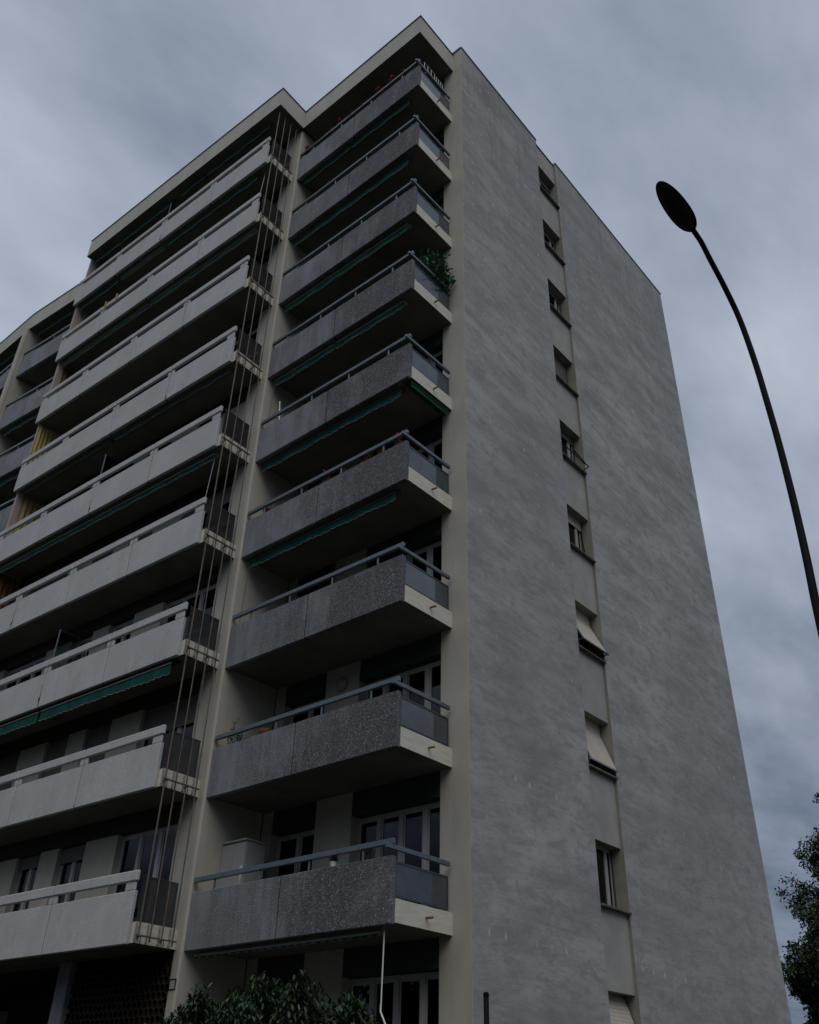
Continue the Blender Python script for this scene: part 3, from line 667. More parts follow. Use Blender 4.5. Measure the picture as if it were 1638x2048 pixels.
# --- balconies with pale parapets
JY = [0.11, 2.733, 5.255, 7.79, 10.25]
def pale_balcony(i):
    F = FM; z = zf(i)
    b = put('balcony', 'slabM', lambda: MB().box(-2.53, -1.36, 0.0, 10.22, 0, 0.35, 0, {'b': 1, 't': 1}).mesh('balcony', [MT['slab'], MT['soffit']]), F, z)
    for k, (a, c) in enumerate(zip(JY, JY[1:])):
        a2, c2 = a+0.015, c-0.015
        if k < 3: sub('joint_seal', ('jsm', k), lambda: MB().box(-2.60, -2.531, c-0.03, c+0.03, -0.02, 0.88).mesh('joint_seal', MT['black']), b)
        def pm():
            m = MB(); m.box(-2.622, -2.532, a2, c2, -0.024, 0.885)
            w0 = 0.30 if k == 0 else 0.13; w1 = 0.13 if k < 3 else 0.28
            m.box(-2.617, -2.575, a2+0.003, a2+w0, 0.886, 1.042); m.box(-2.617, -2.575, c2-w1, c2-0.003, 0.886, 1.042)
            return m.mesh('parapet_panel', MT['pale'], bevel=0.012)
        sub('parapet_panel', ('pM', k), pm, b)
        sub('coping', ('cM', k), lambda: MB().box(-2.645, -2.565, a2-(0.035 if k == 0 else 0), c2, 1.043, 1.236).mesh('coping', MT['pale'], bevel=0.018), b)
    def gf():
        m = MB(); m.box(-2.53, -1.72, 0.03, 0.055, 1.12, 1.145); m.box(-2.53, -1.72, 0.03, 0.055, 0.365, 0.385)
        m.box(-1.745, -1.72, 0.031, 0.054, 0.385, 1.12); return m.mesh('glass_frame', MT['gframe'])
    sub('glass_frame', 'gfM', gf, b)
    sub('side_glass', 'gM', lambda: MB().box(-2.53, -1.745, 0.038, 0.046, 0.385, 1.12).mesh('side_glass', MT['smoke']), b)
    return b
PBAL = [pale_balcony(i) for i in range(NF)]
def crack_mesh(seed, h):
    R = random.Random(seed); m = MB(); n = 16; y = 0
    pts = []
    for k in range(n+1):
        z = h*k/n; y += R.uniform(-0.012, 0.012); w = (0.006 + 0.03*max(0, 1-abs(k-n*0.3)/(n*0.22)))*R.uniform(0.6, 1.3); pts.append((y-w, y+w*R.uniform(0.5, 1.2), z))
    for a, c in zip(pts, pts[1:]): m.poly([(0, a[0], a[2]), (0, a[1], a[2]), (0, c[1], c[2]), (0, c[0], c[2])])
    return m.mesh('joint_crack', MT['rustd'])
for i, y, z0_, h in ((2, 5.26, 0.02, 0.55), (3, 7.79, 0.02, 0.5), (4, 5.26, 0.0, 0.45), (5, 2.74, 0.0, 0.25), (8, 5.26, 0.02, 0.3), (1, 2.74, 0.0, 0.08)):
    O('joint_crack', crack_mesh(i, h), PBAL[i], (-2.6245, y, z0_), label='dark spalled crack at a panel joint')
# end walls of the pale bay, one per storey, some hung with canvas
for i in range(NF):
    z = zf(i); hgt = (2.45 if i < 8 else 2.22)
    put('end_wall', ('ew', i == 8), lambda: MB().box(-2.50, -1.35, 10.10, 10.22, 0.352, 0.352+hgt-0.006).mesh('end_wall', MT['pinkwall']), FM, z, label='pinkish screen wall at the left end of the pale bay')
    if i in (3, 4, 5, 6):
        def cv():
            m = MB(); n = 14; x0, x1 = (-2.52, -2.05) if i == 5 else (-2.30, -1.62)
            for k in range(n):
                a = x0+(x1-x0)*k/n; c = x0+(x1-x0)*(k+1)/n
                ya = 10.06+0.025*math.sin(k*1.7); yc = 10.06+0.025*math.sin((k+1)*1.7)
                m.poly([(a, ya, 0.5), (c, yc, 0.5), (c, yc, 2.68), (a, ya, 2.68)])
            return m.mesh('canvas_screen', MT['yellow'] if i in (4, 5) else MT['brownc'], smooth=True)
        put('canvas_screen', ('cv', i), cv, FM, z, label='yellow canvas hung on the end wall' if i in (4, 5) else 'brown canvas hung on the end wall')
# glass screens dividing the pale balconies
for i in (2, 4, 8):
    s_ = put('glass_screen', ('gs', i == 8), lambda: MB().box(-2.50, -1.66, 5.31, 5.322, 0.40, 2.10).mesh('glass_screen', MT['clear']), FM, zf(i), label='clear glass screen dividing a pale balcony')
    sub('screen_post', 'gsp', lambda: MB().box(-2.52, -2.495, 5.30, 5.332, 0.36, 2.12).mesh('screen_post', MT['rail']), s_)

# --- awnings
def awning(F, x, y0, y1, z, drop=0.17, roll=0.0, mat='teal', case='case', crank=False, scal=0.21, parent=B, label=None, ph=0.0, trim=True):
    """case under the slab, front bar and scalloped valance; roll = how far the cloth is rolled out"""
    key = ('aw', round(x, 2), y0, y1, drop, roll, case)
    a = put('awning', key+('c',), lambda: MB().tube([(x+0.10, y0, -0.075), (x+0.10, y1, -0.075)], 0.05, 10).bar((x-roll, y0, -0.10-roll*0.25), (x-roll, y1, -0.10-roll*0.25), 0.035)
            .bar((x+0.1, y0+0.03, -0.06), (x+0.1, y0+0.03, 0.0), 0.06).bar((x+0.1, y1-0.03, -0.06), (x+0.1, y1-0.03, 0.0), 0.06).mesh('awning', MT[case]), F, z, label=label)
    def val():
        m = MB(); n = int((y1-y0)/0.02); rr = random.Random(int(y0*100)+int(z*10)); sag = rr.uniform(0, 0.02)
        zt = -0.105-roll*0.25
        def zb(y): return zt - drop - 0.030*abs(math.sin(PI*(y-y0)/scal)) - sag*math.sin(y*1.7+ph)
        def xx(y): return x-roll+0.012*math.sin(y*7+ph)
        for k in range(n):
            ya = y0+(y1-y0)*k/n; yb = y0+(y1-y0)*(k+1)/n
            m.poly([(x-roll, ya, zt), (x-roll, yb, zt), (xx(yb), yb, zb(yb)), (xx(ya), ya, zb(ya))], 0)
            if trim: m.poly([(xx(ya)-0.002, ya, zb(ya)), (xx(yb)-0.002, yb, zb(yb)), (xx(yb)-0.002, yb, zb(yb)-0.006), (xx(ya)-0.002, ya, zb(ya)-0.006)], 1)
        if roll > 0.02: m.poly([(x+0.08, y0, -0.04), (x+0.08, y1, -0.04), (x-roll, y1, zt+0.012), (x-roll, y0, zt+0.012)], 0)
        return m.mesh('valance', [MT[mat], MT['trim']])
    O('valance', val(), a)
    return a
XR = -1.37
awning(FR, XR, 0.85, 3.2, zf(8), 0.15, case='case', label='teal awning half hidden under a dark balcony')
awning(FR, XR, 3.25, 5.25, zf(8), 0.13, case='case')
awning(FR, XR, 0.8, 5.3, zf(7), 0.20, case='case')
awning(FR, XR, 0.75, 5.3, zf(6), 0.17, case='casel')
awning(FR, XR, 0.78, 3.02, zf(5), 0.16, case='casel'); awning(FR, XR, 3.12, 5.36, zf(5), 0.16, case='casel')
awning(FR, XR, 0.74, 5.32, zf(4), 0.16, case='case')
awning(FR, XR, 0.76, 5.30, zf(3), 0.15, case='case')
awning(FR, XR, 0.76, 5.32, zf(0), 0.012, case='casel', trim=False, label='beige awning case rolled up under the lowest dark balcony')
# crank rod of the lowest awning
ck = MB().tube([(-1.40, 0.63, zf(0)-0.10), (-1.40, 0.645, zf(0)-1.10)], 0.011, 6).tube([(-1.40, 0.645, zf(0)-1.10), (-1.40, 0.65, zf(0)-1.2), (-1.40, 0.54, zf(0)-1.38), (-1.40, 0.53, zf(0)-1.62)], 0.014, 6)
O('awning_crank', ck.mesh('awning_crank', MT['white']), B, label='white crank rod hanging from the lowest awning')
# open green side awning under the fifth dark balcony
sa = O('side_awning', MB().bar((-1.41, 0.60, zf(4)-0.05), (-0.03, 0.60, zf(4)-0.05), 0.06).bar((-1.40, 0.43, zf(4)-0.09), (-0.10, 0.43, zf(4)-0.09), 0.03).mesh('side_awning', MT['green']), B, label='green side awning under a dark balcony')
m = MB()
for k in range(30):
    xa, xb = -1.40+1.30*k/30, -1.40+1.30*(k+1)/30
    za = lambda x: zf(4)-0.20-0.010*abs(math.sin(x*16))
    m.poly([(xa, 0.43, zf(4)-0.10), (xb, 0.43, zf(4)-0.10), (xb, 0.435, za(xb)), (xa, 0.435, za(xa))])
    m.poly([(xa, 0.60, zf(4)-0.03), (xb, 0.60, zf(4)-0.03), (xb, 0.43, zf(4)-0.08), (xa, 0.43, zf(4)-0.08)])
O('valance', m.mesh('valance', MT['green']), sa)
XM = -2.43
ztopM = H-0.864+DZ
awning(FM, XM, 0.45, 3.6, ztopM, 0.15); awning(FM, XM, 3.7, 4.9, ztopM, 0.13); awning(FM, XM, 5.4, 10.0, ztopM, 0.20)
awning(FM, XM, 0.6, 5.0, zf(8), 0.14); awning(FM, XM, 5.3, 7.6, zf(8), 0.12, case='casel'); awning(FM, XM, 7.7, 10.0, zf(8), 0.14)
awning(FM, XM, 0.3, 5.1, zf(7), 0.14, case='casel'); awning(FM, XM, 5.25, 10.0, zf(7), 0.14, case='casel')
awning(FM, XM, 0.3, 5.2, zf(5), 0.05, case='case'); awning(FM, XM, 5.4, 10.0, zf(5), 0.03, case='case')
awning(FM, XM, 0.3, 5.15, zf(4), 0.12, case='casel'); awning(FM, XM, 5.25, 10.0, zf(4), 0.13, case='casel')
awning(FM, XM-0.02, 0.35, 5.15, zf(2), 0.21, 0.10, label='teal awning rolled out below a pale balcony'); awning(FM, XM-0.02, 5.25, 10.0, zf(2), 0.21, 0.10)
for i in (9, 7, 6): awning(FL1, XR, 0.3, 4.9, (H-0.864+DZ) if i == 9 else zf(i), 0.16)
for i in (9, 7): awning(FL2, XR, 0.7, 5.5, (H-0.864+DZ) if i == 9 else zf(i), 0.2)
put('awning_crank', 'ckm', lambda: MB().tube([(-2.38, 0.34, -0.10), (-2.42, 0.40, -1.60)], 0.010, 6).mesh('awning_crank', MT['zinc']), FM, zf(4))
put('awning_crank', 'ckm', None, FM, zf(8))
put('awning_crank', 'ckm2', lambda: MB().tube([(-1.40, 5.27, -0.14), (-1.42, 5.33, -1.70)], 0.006, 6).mesh('awning_crank', MT['gframe']), FR, zf(3))
put('awning_crank', 'ckm2', None, FR, zf(5))

# --- rods running up beside the pale bay
RX = [-2.55, -2.29, -2.03, -1.78]; RY = -0.12
rk = put('rod_screen', 'rodbar', lambda: MB().box(-2.62, -1.72, RY-0.045, RY-0.012, 0.09, 0.115).mesh('rod_screen', MT['rod']), FM, zf(0), label='brown steel rods on cross bars rising beside the pale balconies')
for j, x in enumerate(RX):
    O('rod', MB().tube([(x, RY, 0.02), (x, RY, 12), (x+0.0, RY+0.03, H-0.864+0.0)], 0.017 if j == 0 else 0.014, 8).mesh('rod', MT['rod']), rk)
for i in range(NF):
    def br():
        m = MB()
        for x in (RX[0]+0.05, RX[2]+0.05): m.bar((x, RY-0.03, 0.10), (x, 0.0, 0.10), 0.022); m.bar((x-0.02, RY-0.03, 0.10), (x+0.10, 0.0, 0.04), 0.014)
        if i: m.box(-2.62, -1.72, RY-0.045, RY-0.012, 0.09, 0.115)
        return m.mesh('rod_bracket', MT['rod'])
    o = O('rod_bracket', cached(('rb', i > 0), br), rk, (0, 0, i*ST))
    for x in RX: O('cast_light_strip', cached(('fp', x), lambda: MB().box(x-0.012, x+0.012, -0.03, -0.001, 0.02, 0.33).mesh('cast_light_strip', MT['casel'])), rk, (0, 0, i*ST))  # thin beige strips imitating the streaks of light cast on the slab edge

# --- round wall lamp on the right bay, hooks
O('wall_lamp', MB().lathe([(0.02, 0), (0.15, 0.0), (0.16, 0.03), (0.13, 0.075), (0.06, 0.095)], n=28).mesh('wall_lamp', MT['casel'], smooth=True), B, (0, 3.36, 5.17+DZ)).rotation_euler = (0, -PI/2, 0)
O('wall_hook', MB().bar((-0.9, 5.45, 0), (-0.9, 5.22, 0.05), 0.02).bar((-0.9, 5.45, -0.04), (-0.9, 5.45, 0.06), 0.05).mesh('wall_hook', MT['black']), B, (0, 0, zf(2)+1.15))

# framed plate on the party wall
pf = thing('wall_plate', 'small black outlined square plate on the cream fin wall above the hedge', 'wall plate', (-1.588, 5.565, -0.575))
O('plate_frame', MB().box(-0.012, 0, -0.095, 0.095, 0.075, 0.09).box(-0.012, 0, -0.095, 0.095, -0.09, -0.075).box(-0.012, 0, -0.095, -0.08, -0.075, 0.075).box(-0.012, 0, 0.08, 0.095, -0.075, 0.075).mesh('plate_frame', MT['black']), pf)
O('plate', MB().box(-0.004, 0, -0.08, 0.08, -0.075, 0.075).mesh('plate', MT['recess']), pf)

# ------------------------------------------------------------------ leaves and trees
def leaf_mesh(name, P, D, N_, L, Wd, mat, fold=0.25, rs=None):
    """many leaves: base P, direction D, normal N_, length L, width Wd (arrays)"""
    n = len(P); D = D/np.linalg.norm(D, axis=1, keepdims=True)
    N_ = N_ - (N_*D).sum(1, keepdims=True)*D; N_ /= np.maximum(np.linalg.norm(N_, axis=1, keepdims=True), 1e-6)
    Sx = np.cross(D, N_)
    L = L[:, None]; Wd = Wd[:, None]
    base = P; tip = P + D*L - N_*L*0.12
    m1 = P + D*L*0.32 + Sx*Wd*0.5 + N_*Wd*fold; m2 = P + D*L*0.32 - Sx*Wd*0.5 + N_*Wd*fold
    m3 = P + D*L*0.70 + Sx*Wd*0.42 + N_*Wd*fold*0.8; m4 = P + D*L*0.70 - Sx*Wd*0.42 + N_*Wd*fold*0.8
    mid = P + D*L*0.5
    V = np.stack([base, m1, m3, tip, m4, m2, mid], 1).reshape(-1, 3)
    idx = np.arange(n)[:, None]*7
    F1 = idx + np.array([0, 6, 1]); F2 = idx + np.array([1, 6, 2]); F3 = idx + np.array([2, 6, 3]); F4 = idx + np.array([3, 6, 4]); F5 = idx + np.array([4, 6, 5]); F6 = idx + np.array([5, 6, 0])
    F = np.concatenate([F1, F2, F3, F4, F5, F6], 1).reshape(-1, 3)
    me = bpy.data.meshes.new(name); me.vertices.add(len(V)); me.vertices.foreach_set('co', V.astype(np.float32).ravel())
    me.loops.add(F.size); me.loops.foreach_set('vertex_index', F.astype(np.int32).ravel())
    me.polygons.add(len(F)); me.polygons.foreach_set('loop_start', np.arange(0, F.size, 3, dtype=np.int32)); me.polygons.foreach_set('loop_total', np.full(len(F), 3, dtype=np.int32))
    me.materials.append(mat); me.update(calc_edges=True); me.validate(); return me
def rvec(R, n):
    v = R.normal(size=(n, 3)); return v/np.linalg.norm(v, axis=1, keepdims=True)

def broad_tree(loc, hgt, rad, seed, label, group, nleaf=26000, lsize=0.135, crown_lo=0.18, cs=0.075):
    R = np.random.default_rng(seed); t = thing('broadleaf_tree', label, 'tree', loc, 0, group)
    mb = MB(); pts = [Vector((0, 0, -0.1))]; p = Vector((0, 0, 0)); 
    for k in range(6):
        p = p + Vector((R.normal()*0.12, R.normal()*0.12, hgt*0.13)); pts.append(p.copy())
    mb.tube(pts, [hgt*0.022*(1-0.11*k) for k in range(len(pts))], 10)
    ends = []
    for k in range(26):
        a = k*2.4 + R.uniform(-0.3, 0.3); f = R.uniform(0.15, 1.0); st = pts[1+int(f*5)]
        el = 0.15 + 1.1*f*R.uniform(0.5, 1.1); Lr = rad*R.uniform(0.62, 1.0)*(1.05-0.35*f)
        d = Vector((math.cos(a)*math.cos(el), math.sin(a)*math.cos(el), math.sin(el)))
        q = [st]; 
        for s_ in range(1, 5): q.append(st + d*Lr*s_/4 + Vector((R.normal(), R.normal(), R.normal()*0.6))*Lr*0.045 + Vector((0, 0, -0.03*Lr*s_)))
        mb.tube(q, [hgt*0.008, hgt*0.006, hgt*0.0045, hgt*0.003, hgt*0.0015], 5); ends += q[2:]
        for s_ in range(3):
            e0 = q[R.integers(2, 4)]; dd = (d + Vector(R.normal(size=3)*0.7)).normalized(); e1 = e0 + dd*Lr*0.35; e2 = e1 + dd*Lr*0.2 + Vector((0, 0, -0.05*Lr))
            mb.tube([e0, e1, e2], [hgt*0.003, hgt*0.0018, hgt*0.0008], 4); ends += [e1, e2, (e0+e1)/2]
    O('trunk', mb.mesh('trunk', MT['bark'], smooth=True), t)
    E = np.array([tuple(v) for v in ends]); C2 = np.array([0, 0, hgt*0.58])
    cc = E[R.integers(0, len(E), nleaf//26)] + R.normal(size=(nleaf//26, 3)).clip(-1.6, 1.6)*rad*cs
    P = np.repeat(cc, 26, 0) + R.normal(size=(len(cc)*26, 3)).clip(-1.7, 1.7)*np.array([1, 1, 0.7])*rad*cs*0.42
    P = P[P[:, 2] > hgt*crown_lo]
    D = rvec(R, len(P)) + np.array([0, 0, -0.35]); Nn = rvec(R, len(P))*0.7 + np.array([0, 0, 1.0])
    O('crown', leaf_mesh('crown', P, D, Nn, R.uniform(0.7, 1.25, len(P))*lsize, R.uniform(0.6, 0.9, len(P))*lsize*0.8, MT['leafB']), t)
    return t
G = 'trees beyond the far end of the block'
broad_tree((30.5, 1.3, GZ), 14.2, 6.4, 3, 'tall dark broadleaf tree rising at the right edge past the gable', G, 170000, cs=0.058)
broad_tree((25.0, 2.0, GZ), 7.4, 4.2, 11, 'lower bushy broadleaf tree filling the bottom right corner', G, 80000, crown_lo=0.10, cs=0.06)

# trees of the street side opposite the block (they shade the low floors and show in the panes)
proto = broad_tree((-31, -4, GZ), 15.0, 7.0, 21, 'large broadleaf tree across the street from the block', 'trees across the street', 15000, lsize=0.42, cs=0.11)
for k, (x, y, rz) in enumerate([(-33, 7, 1.1), (-30, 18, 2.3), (-26, -15, 3.4), (-17, -24, 4.4), (-5, -27, 5.2), (8, -28, 0.6), (-34, 28, 1.9)]):
    c = proto.copy(); COL.objects.link(c); c.location = (x, y, GZ); c.rotation_euler = (0, 0, rz); c['label'] = proto['label']
    for ch in list(proto.children): d = ch.copy(); COL.objects.link(d); d.parent = c

# low house behind the trees
hs = thing('house', 'low house with a reddish tiled roof just showing between the trees', 'house', (48, 9.6, GZ))
O('wall', MB().box(-5, 5, -4, 4, 0, 5.2).mesh('wall', MT['cream']), hs)
m = MB(); m.poly([(-5.4, -4.5, 5.2), (5.4, -4.5, 5.2), (5.4, 0, 6.5), (-5.4, 0, 6.5)]); m.poly([(-5.4, 4.5, 5.2), (-5.4, 0, 6.5), (5.4, 0, 6.5), (5.4, 4.5, 5.2)])
m.poly([(-5.4, -4.5, 5.2), (-5.4, 0, 6.5), (-5.4, 4.5, 5.2)]); m.poly([(5.4, -4.5, 5.2), (5.4, 4.5, 5.2), (5.4, 0, 6.5)]); m.poly([(-5.4, -4.5, 5.19), (-5.4, 4.5, 5.19), (5.4, 4.5, 5.19), (5.4, -4.5, 5.19)])
O('roof', m.mesh('roof', MT['tile']), hs)
for x in (-3, 0, 3): O('window', MB().box(x-0.5, x+0.5, -4.03, -3.98, 2.9, 4.2).mesh('window', MT['dark']), hs)

# laurel shrubs in front of the right bay
def laurel(loc, tops, seed, label, n=10500):
    """tops: (x, y, height, radius) lumps"""
    R = np.random.default_rng(seed); t = thing('laurel_shrub', label, 'shrub', loc, 0, 'laurel shrubs in front of the dark bay')
    mb = MB(); P = []; D = []; Nn = []
    for (cx, cy, h, r) in tops:
        for k in range(int(n/len(tops)/13)):
            a = R.uniform(0, 2*PI); rr = r*math.sqrt(R.uniform(0, 1)); hh = h*(1-0.35*(rr/r)**2)*R.uniform(0.55, 1.0)
            if R.uniform() < 0.6: hh = h*(1-0.22*(rr/r)**2)*R.uniform(0.92, 1.02)
            b0 = Vector((cx+math.cos(a)*rr, cy+math.sin(a)*rr, hh)); dr = Vector((math.cos(a)*0.35, math.sin(a)*0.35, 1)).normalized()
            st = b0 - dr*0.38; root = Vector((cx*0.6+math.cos(a)*rr*0.3, cy*0.6+math.sin(a)*rr*0.3, 0))
            if k % 3 == 0: mb.tube([root, (root+st)/2+Vector((0, 0, 0.2)), st], [0.02, 0.014, 0.006], 5)
            mb.tube([st, b0], [0.006, 0.003], 4)
            for j in range(13):
                f = j/13; p = st + (b0-st)*f; aj = j*2.4 + a; el = 0.2+0.75*f+R.normal()*0.15
                d = np.array([math.cos(aj)*math.cos(el), math.sin(aj)*math.cos(el), math.sin(el)])
                P.append(tuple(p)); D.append(d); Nn.append(np.array([0, 0, 1.0]) + R.normal(size=3)*0.25 - 0.2*d)
    O('stems', mb.mesh('stems', MT['bark']), t)
    P = np.array(P); k = len(P)
    O('foliage', leaf_mesh('foliage', P, np.array(D), np.array(Nn), R.uniform(0.085, 0.15, k), R.uniform(0.026, 0.040, k), MT['leafA'], 0.2), t)
    return t
laurel((-3.4, 2.06, GZ), [(0, 0.3, 3.20, 0.5), (0, 0.95, 2.80, 0.45), (0.1, -0.35, 3.02, 0.5), (-0.4, 0.6, 2.7, 0.6)], 5, 'laurel shrub with a pointed top in front of the cream fin wall')
laurel((-3.4, 0.45, GZ), [(0, 0.55, 3.26, 0.55), (0, -0.2, 3.18, 0.6), (0.2, -0.95, 2.95, 0.5), (-0.4, 0.3, 2.8, 0.7), (0, 1.1, 3.1, 0.5)], 8, 'wider rounded laurel shrub under the lowest dark balcony, beside the awning crank', 15000)

# ------------------------------------------------------------------ street lamp and thin post
az = math.radians(173); a_ = Vector((math.cos(az), math.sin(az), 0)); P0 = Vector((-5.18, -7.72, 0))
prof = [(0.79, 5.53), (0.66, 5.45), (0.54, 5.28), (0.33, 5.0), (0.14, 4.65), (0.02, 4.14), (-0.03, 3.7), (-0.075, 3.09), (-0.08, 2.37), (-0.05, 1.76), (0.0, 1.17), (0.04, 0.0), (0.06, -2.0), (0.08, GZ)]
base = P0 + a_*0.08
L_ = thing('street_lamp', 'curved black street lamp silhouetted against the sky right of the gable', 'street lamp', (base.x, base.y, GZ))
off = -Vector((base.x, base.y, GZ))
# smooth the centreline
def cr(pts, n=6):
    o = []
    for i in range(len(pts)-1):
        p0 = pts[max(i-1, 0)]; p1 = pts[i]; p2 = pts[i+1]; p3 = pts[min(i+2, len(pts)-1)]
        for k in range(n):
            t = k/n; o.append(0.5*((2*p1) + (p2-p0)*t + (2*p0-5*p1+4*p2-p3)*t*t + (-p0+3*p1-3*p2+p3)*t**3))
    return o + [pts[-1]]
cl_ = cr([P0 + a_*s_ + Vector((0, 0, z_)) + off for s_, z_ in reversed(prof)], 5)
zs_ = [p.z for p in cl_]
O('pole', MB().tube(cl_, [0.055 if p.z < 2.2 else 0.042-0.014*min(1, max(0, (p.z-3.5)/6)) for p in cl_], 14).lathe([(0.11, 0), (0.11, 0.02), (0.07, 0.05)], cl_[0]).mesh('pole', MT['black'], smooth=True), L_)
hb = P0 + a_*0.785 + Vector((0, 0, 5.525)) + off; ht = P0 + a_*1.39 + Vector((0, 0, 5.79)) + off
ax = (ht-hb).normalized(); sdv = ax.cross(Vector((0, 0, 1))).normalized(); upv = sdv.cross(ax)
def head_mesh(scale, thick_up, thick_dn, mat, nm):
    m = MB(); nu, nv = 26, 16; c = (hb+ht)/2; la = (ht-hb).length/2; wa = 0.120
    rings = []
    for i in range(nu+1):
        u = -1 + 2*i/nu; uu = math.sin(u*PI/2); ww = math.sqrt(max(0, 1-abs(uu)**2.3)); ww *= 1.0-0.10*uu
        ring = []
        for j in range(nv):
            t = 2*PI*j/nv; s_, q = math.cos(t), math.sin(t)
            hgt_ = (thick_up if q > 0 else thick_dn)*q*ww**0.8
            p = c + ax*la*uu*scale + sdv*wa*ww*s_*scale + upv*hgt_; ring.append(len(m.v)); m.v.append(tuple(p))
        rings.append(ring)
    for r0, r1 in zip(rings, rings[1:]):
        for j in range(nv): m.f.append((r0[j], r0[(j+1)%nv], r1[(j+1)%nv], r1[j])); m.m.append(0)
    return m.mesh(nm, mat, smooth=True)
O('lamp_housing', head_mesh(1.0, 0.085, 0.012, MT['black'], 'lamp_housing'), L_)
O('lamp_glass', head_mesh(0.90, 0.003, 0.030, plain('lamp_glass', (0.006, 0.006, 0.007), 0.35, 0.3, var=0.1), 'lamp_glass'), L_)
pp_ = thing('thin_post', 'thin dark post standing up at the foot of the grey gable', 'post', (-3.71, -3.0, GZ))
O('shaft', MB().tube([(0, 0, 0), (0, 0, 2.74)], 0.03, 12).mesh('shaft', MT['black'], smooth=True), pp_)
O('cap', MB().lathe([(0.032, 2.74), (0.033, 2.775), (0.02, 2.79)], n=12).mesh('cap', MT['black']), pp_)

# ------------------------------------------------------------------ things on the balconies (world heights: zw)
def zw(i): return i*ST
def bush(name, label, cat, loc, h, r, seed, n, lmat='leafC', pot='terracotta', flower=None, group=None, L=0.07, potr=0.12, poth=0.2, spread=1.0):
    R = np.random.default_rng(seed); t = thing(name, label, cat, loc, 0, group)
    if pot: O('pot', MB().lathe([(potr*0.75, 0), (potr, poth*0.9), (potr*1.08, poth*0.9), (potr*1.08, poth), (potr*0.9, poth), (potr*0.88, poth*0.88)], n=16).mesh('pot', MT[pot]), t)
    P = []; D = []; mb = MB()
    ns = max(4, n//14)
    for k in range(ns):
        a = R.uniform(0, 2*PI); f = R.uniform(0.25, 1); e = Vector((math.cos(a)*r*f, math.sin(a)*r*f, poth + (h-poth)*R.uniform(0.45, 1.0)*math.sqrt(max(0.05, 1-(f*0.85)**2))))
        s0 = Vector((math.cos(a)*0.03, math.sin(a)*0.03, poth*0.8)); mb.tube([s0, (s0+e)/2+Vector((0, 0, 0.03)), e], [0.006, 0.004, 0.002], 4)
        for j in range(n//ns):
            g = 0.35+0.65*j/(n//ns); p = s0 + (e-s0)*g; P.append(np.array(p) + R.normal(size=3)*0.02*spread)
            D.append(rvec(R, 1)[0]*0.9 + np.array(e-s0)/max(0.01, (e-s0).length)*0.7)
    O('stems', mb.mesh('stems', MT['twig']), t)
    P = np.array(P); D = np.array(D); k = len(P)
    O('foliage', leaf_mesh('foliage', P, D, rvec(R, k)*0.5+np.array([0, 0, 1.]), R.uniform(0.7, 1.2, k)*L, R.uniform(0.7, 1.1, k)*L*0.4, MT[lmat]), t)
    if flower:
        fp = []
        for k in range(R.integers(4, 8)):
            a = R.uniform(0, 2*PI); c = np.array([math.cos(a)*r*R.uniform(0, 0.9), math.sin(a)*r*R.uniform(0, 0.9), h*R.uniform(0.8, 1.12)]); fp.append(c + R.normal(size=(26, 3))*0.022)
        fp = np.concatenate(fp); q = len(fp)
        O('flowers', leaf_mesh('flowers', fp, rvec(R, q), rvec(R, q), R.uniform(0.025, 0.04, q), R.uniform(0.025, 0.035, q), MT[flower]), t)
    return t
GF = 'geraniums along the top balcony rail'
fl_ = [(5.15, 'red', 'red geranium at the left end of the top dark balcony beside the fin'), (4.25, 'pink', 'small pale pink geranium, second from the left on the top dark balcony'),
       (3.75, 'red', 'dark red geranium left of the joint in the top dark parapet'), (3.25, 'pink', 'wide pink geranium above the joint in the top dark parapet'),
       (2.65, 'red', 'low red geranium half hidden by the rail beside the widest pink one'), (2.1, 'red', 'red geranium midway along the right half of the top dark parapet'),
       (1.55, 'pink', 'purple pink geranium, second from the corner of the top dark balcony'), (1.0, 'red', 'bright red geranium nearest the corner of the top dark balcony')]
for k, (y, c, lb) in enumerate(fl_):
    bush('geranium', lb, 'flower', (-1.41, y, zw(8)+1.0), 0.44+0.05*(k % 3), 0.17 if c == 'red' else 0.21, 30+k, 170, flower=c, group=GF, L=0.05, potr=0.09, poth=0.14)
bx_ = thing('planter_shelf', 'dark shelf behind the top rail carrying the row of geraniums', 'shelf', (-1.40, 3.0, zw(8)+0.974))
O('board', MB().box(-0.10, 0.10, -2.3, 2.4, 0, 0.025).mesh('board', MT['gframe']), bx_)
O('bracket', MB().box(0.07, 0.09, -2.0, -1.96, -0.5, 0).box(0.07, 0.09, 1.96, 2.0, -0.5, 0).mesh('bracket', MT['gframe']), bx_)

# white wire trellis on the top side rail
tr = thing('wire_trellis', 'white wire trellis standing on the side rail of the top dark balcony', 'trellis', (-0.75, 0.43, zw(8)+1.16))
m = MB()
for x0, x1, hh in ((-0.50, -0.02, 0.36), (0.06, 0.36, 0.30), (0.42, 0.62, 0.16)):
    xs = [x0+(x1-x0)*k/(3 if hh > 0.2 else 2) for k in range((4 if hh > 0.2 else 3))]
    for x in xs: m.tube([(x, 0, -0.1), (x, 0, hh)], 0.008, 6)
    m.tube([(x0, 0, hh), (x1, 0, hh)], 0.007, 6); m.tube([(x0, 0.0, hh*0.45), (x1, 0.0, hh*0.45)], 0.004, 5)
O('wire_grid', m.mesh('wire_grid', MT['white']), tr)
O('rail_clip', MB().box(-0.45, -0.40, -0.02, 0.02, -0.10, 0.0).box(0.5, 0.55, -0.02, 0.02, -0.10, 0.0).mesh('rail_clip', MT['white']), tr)

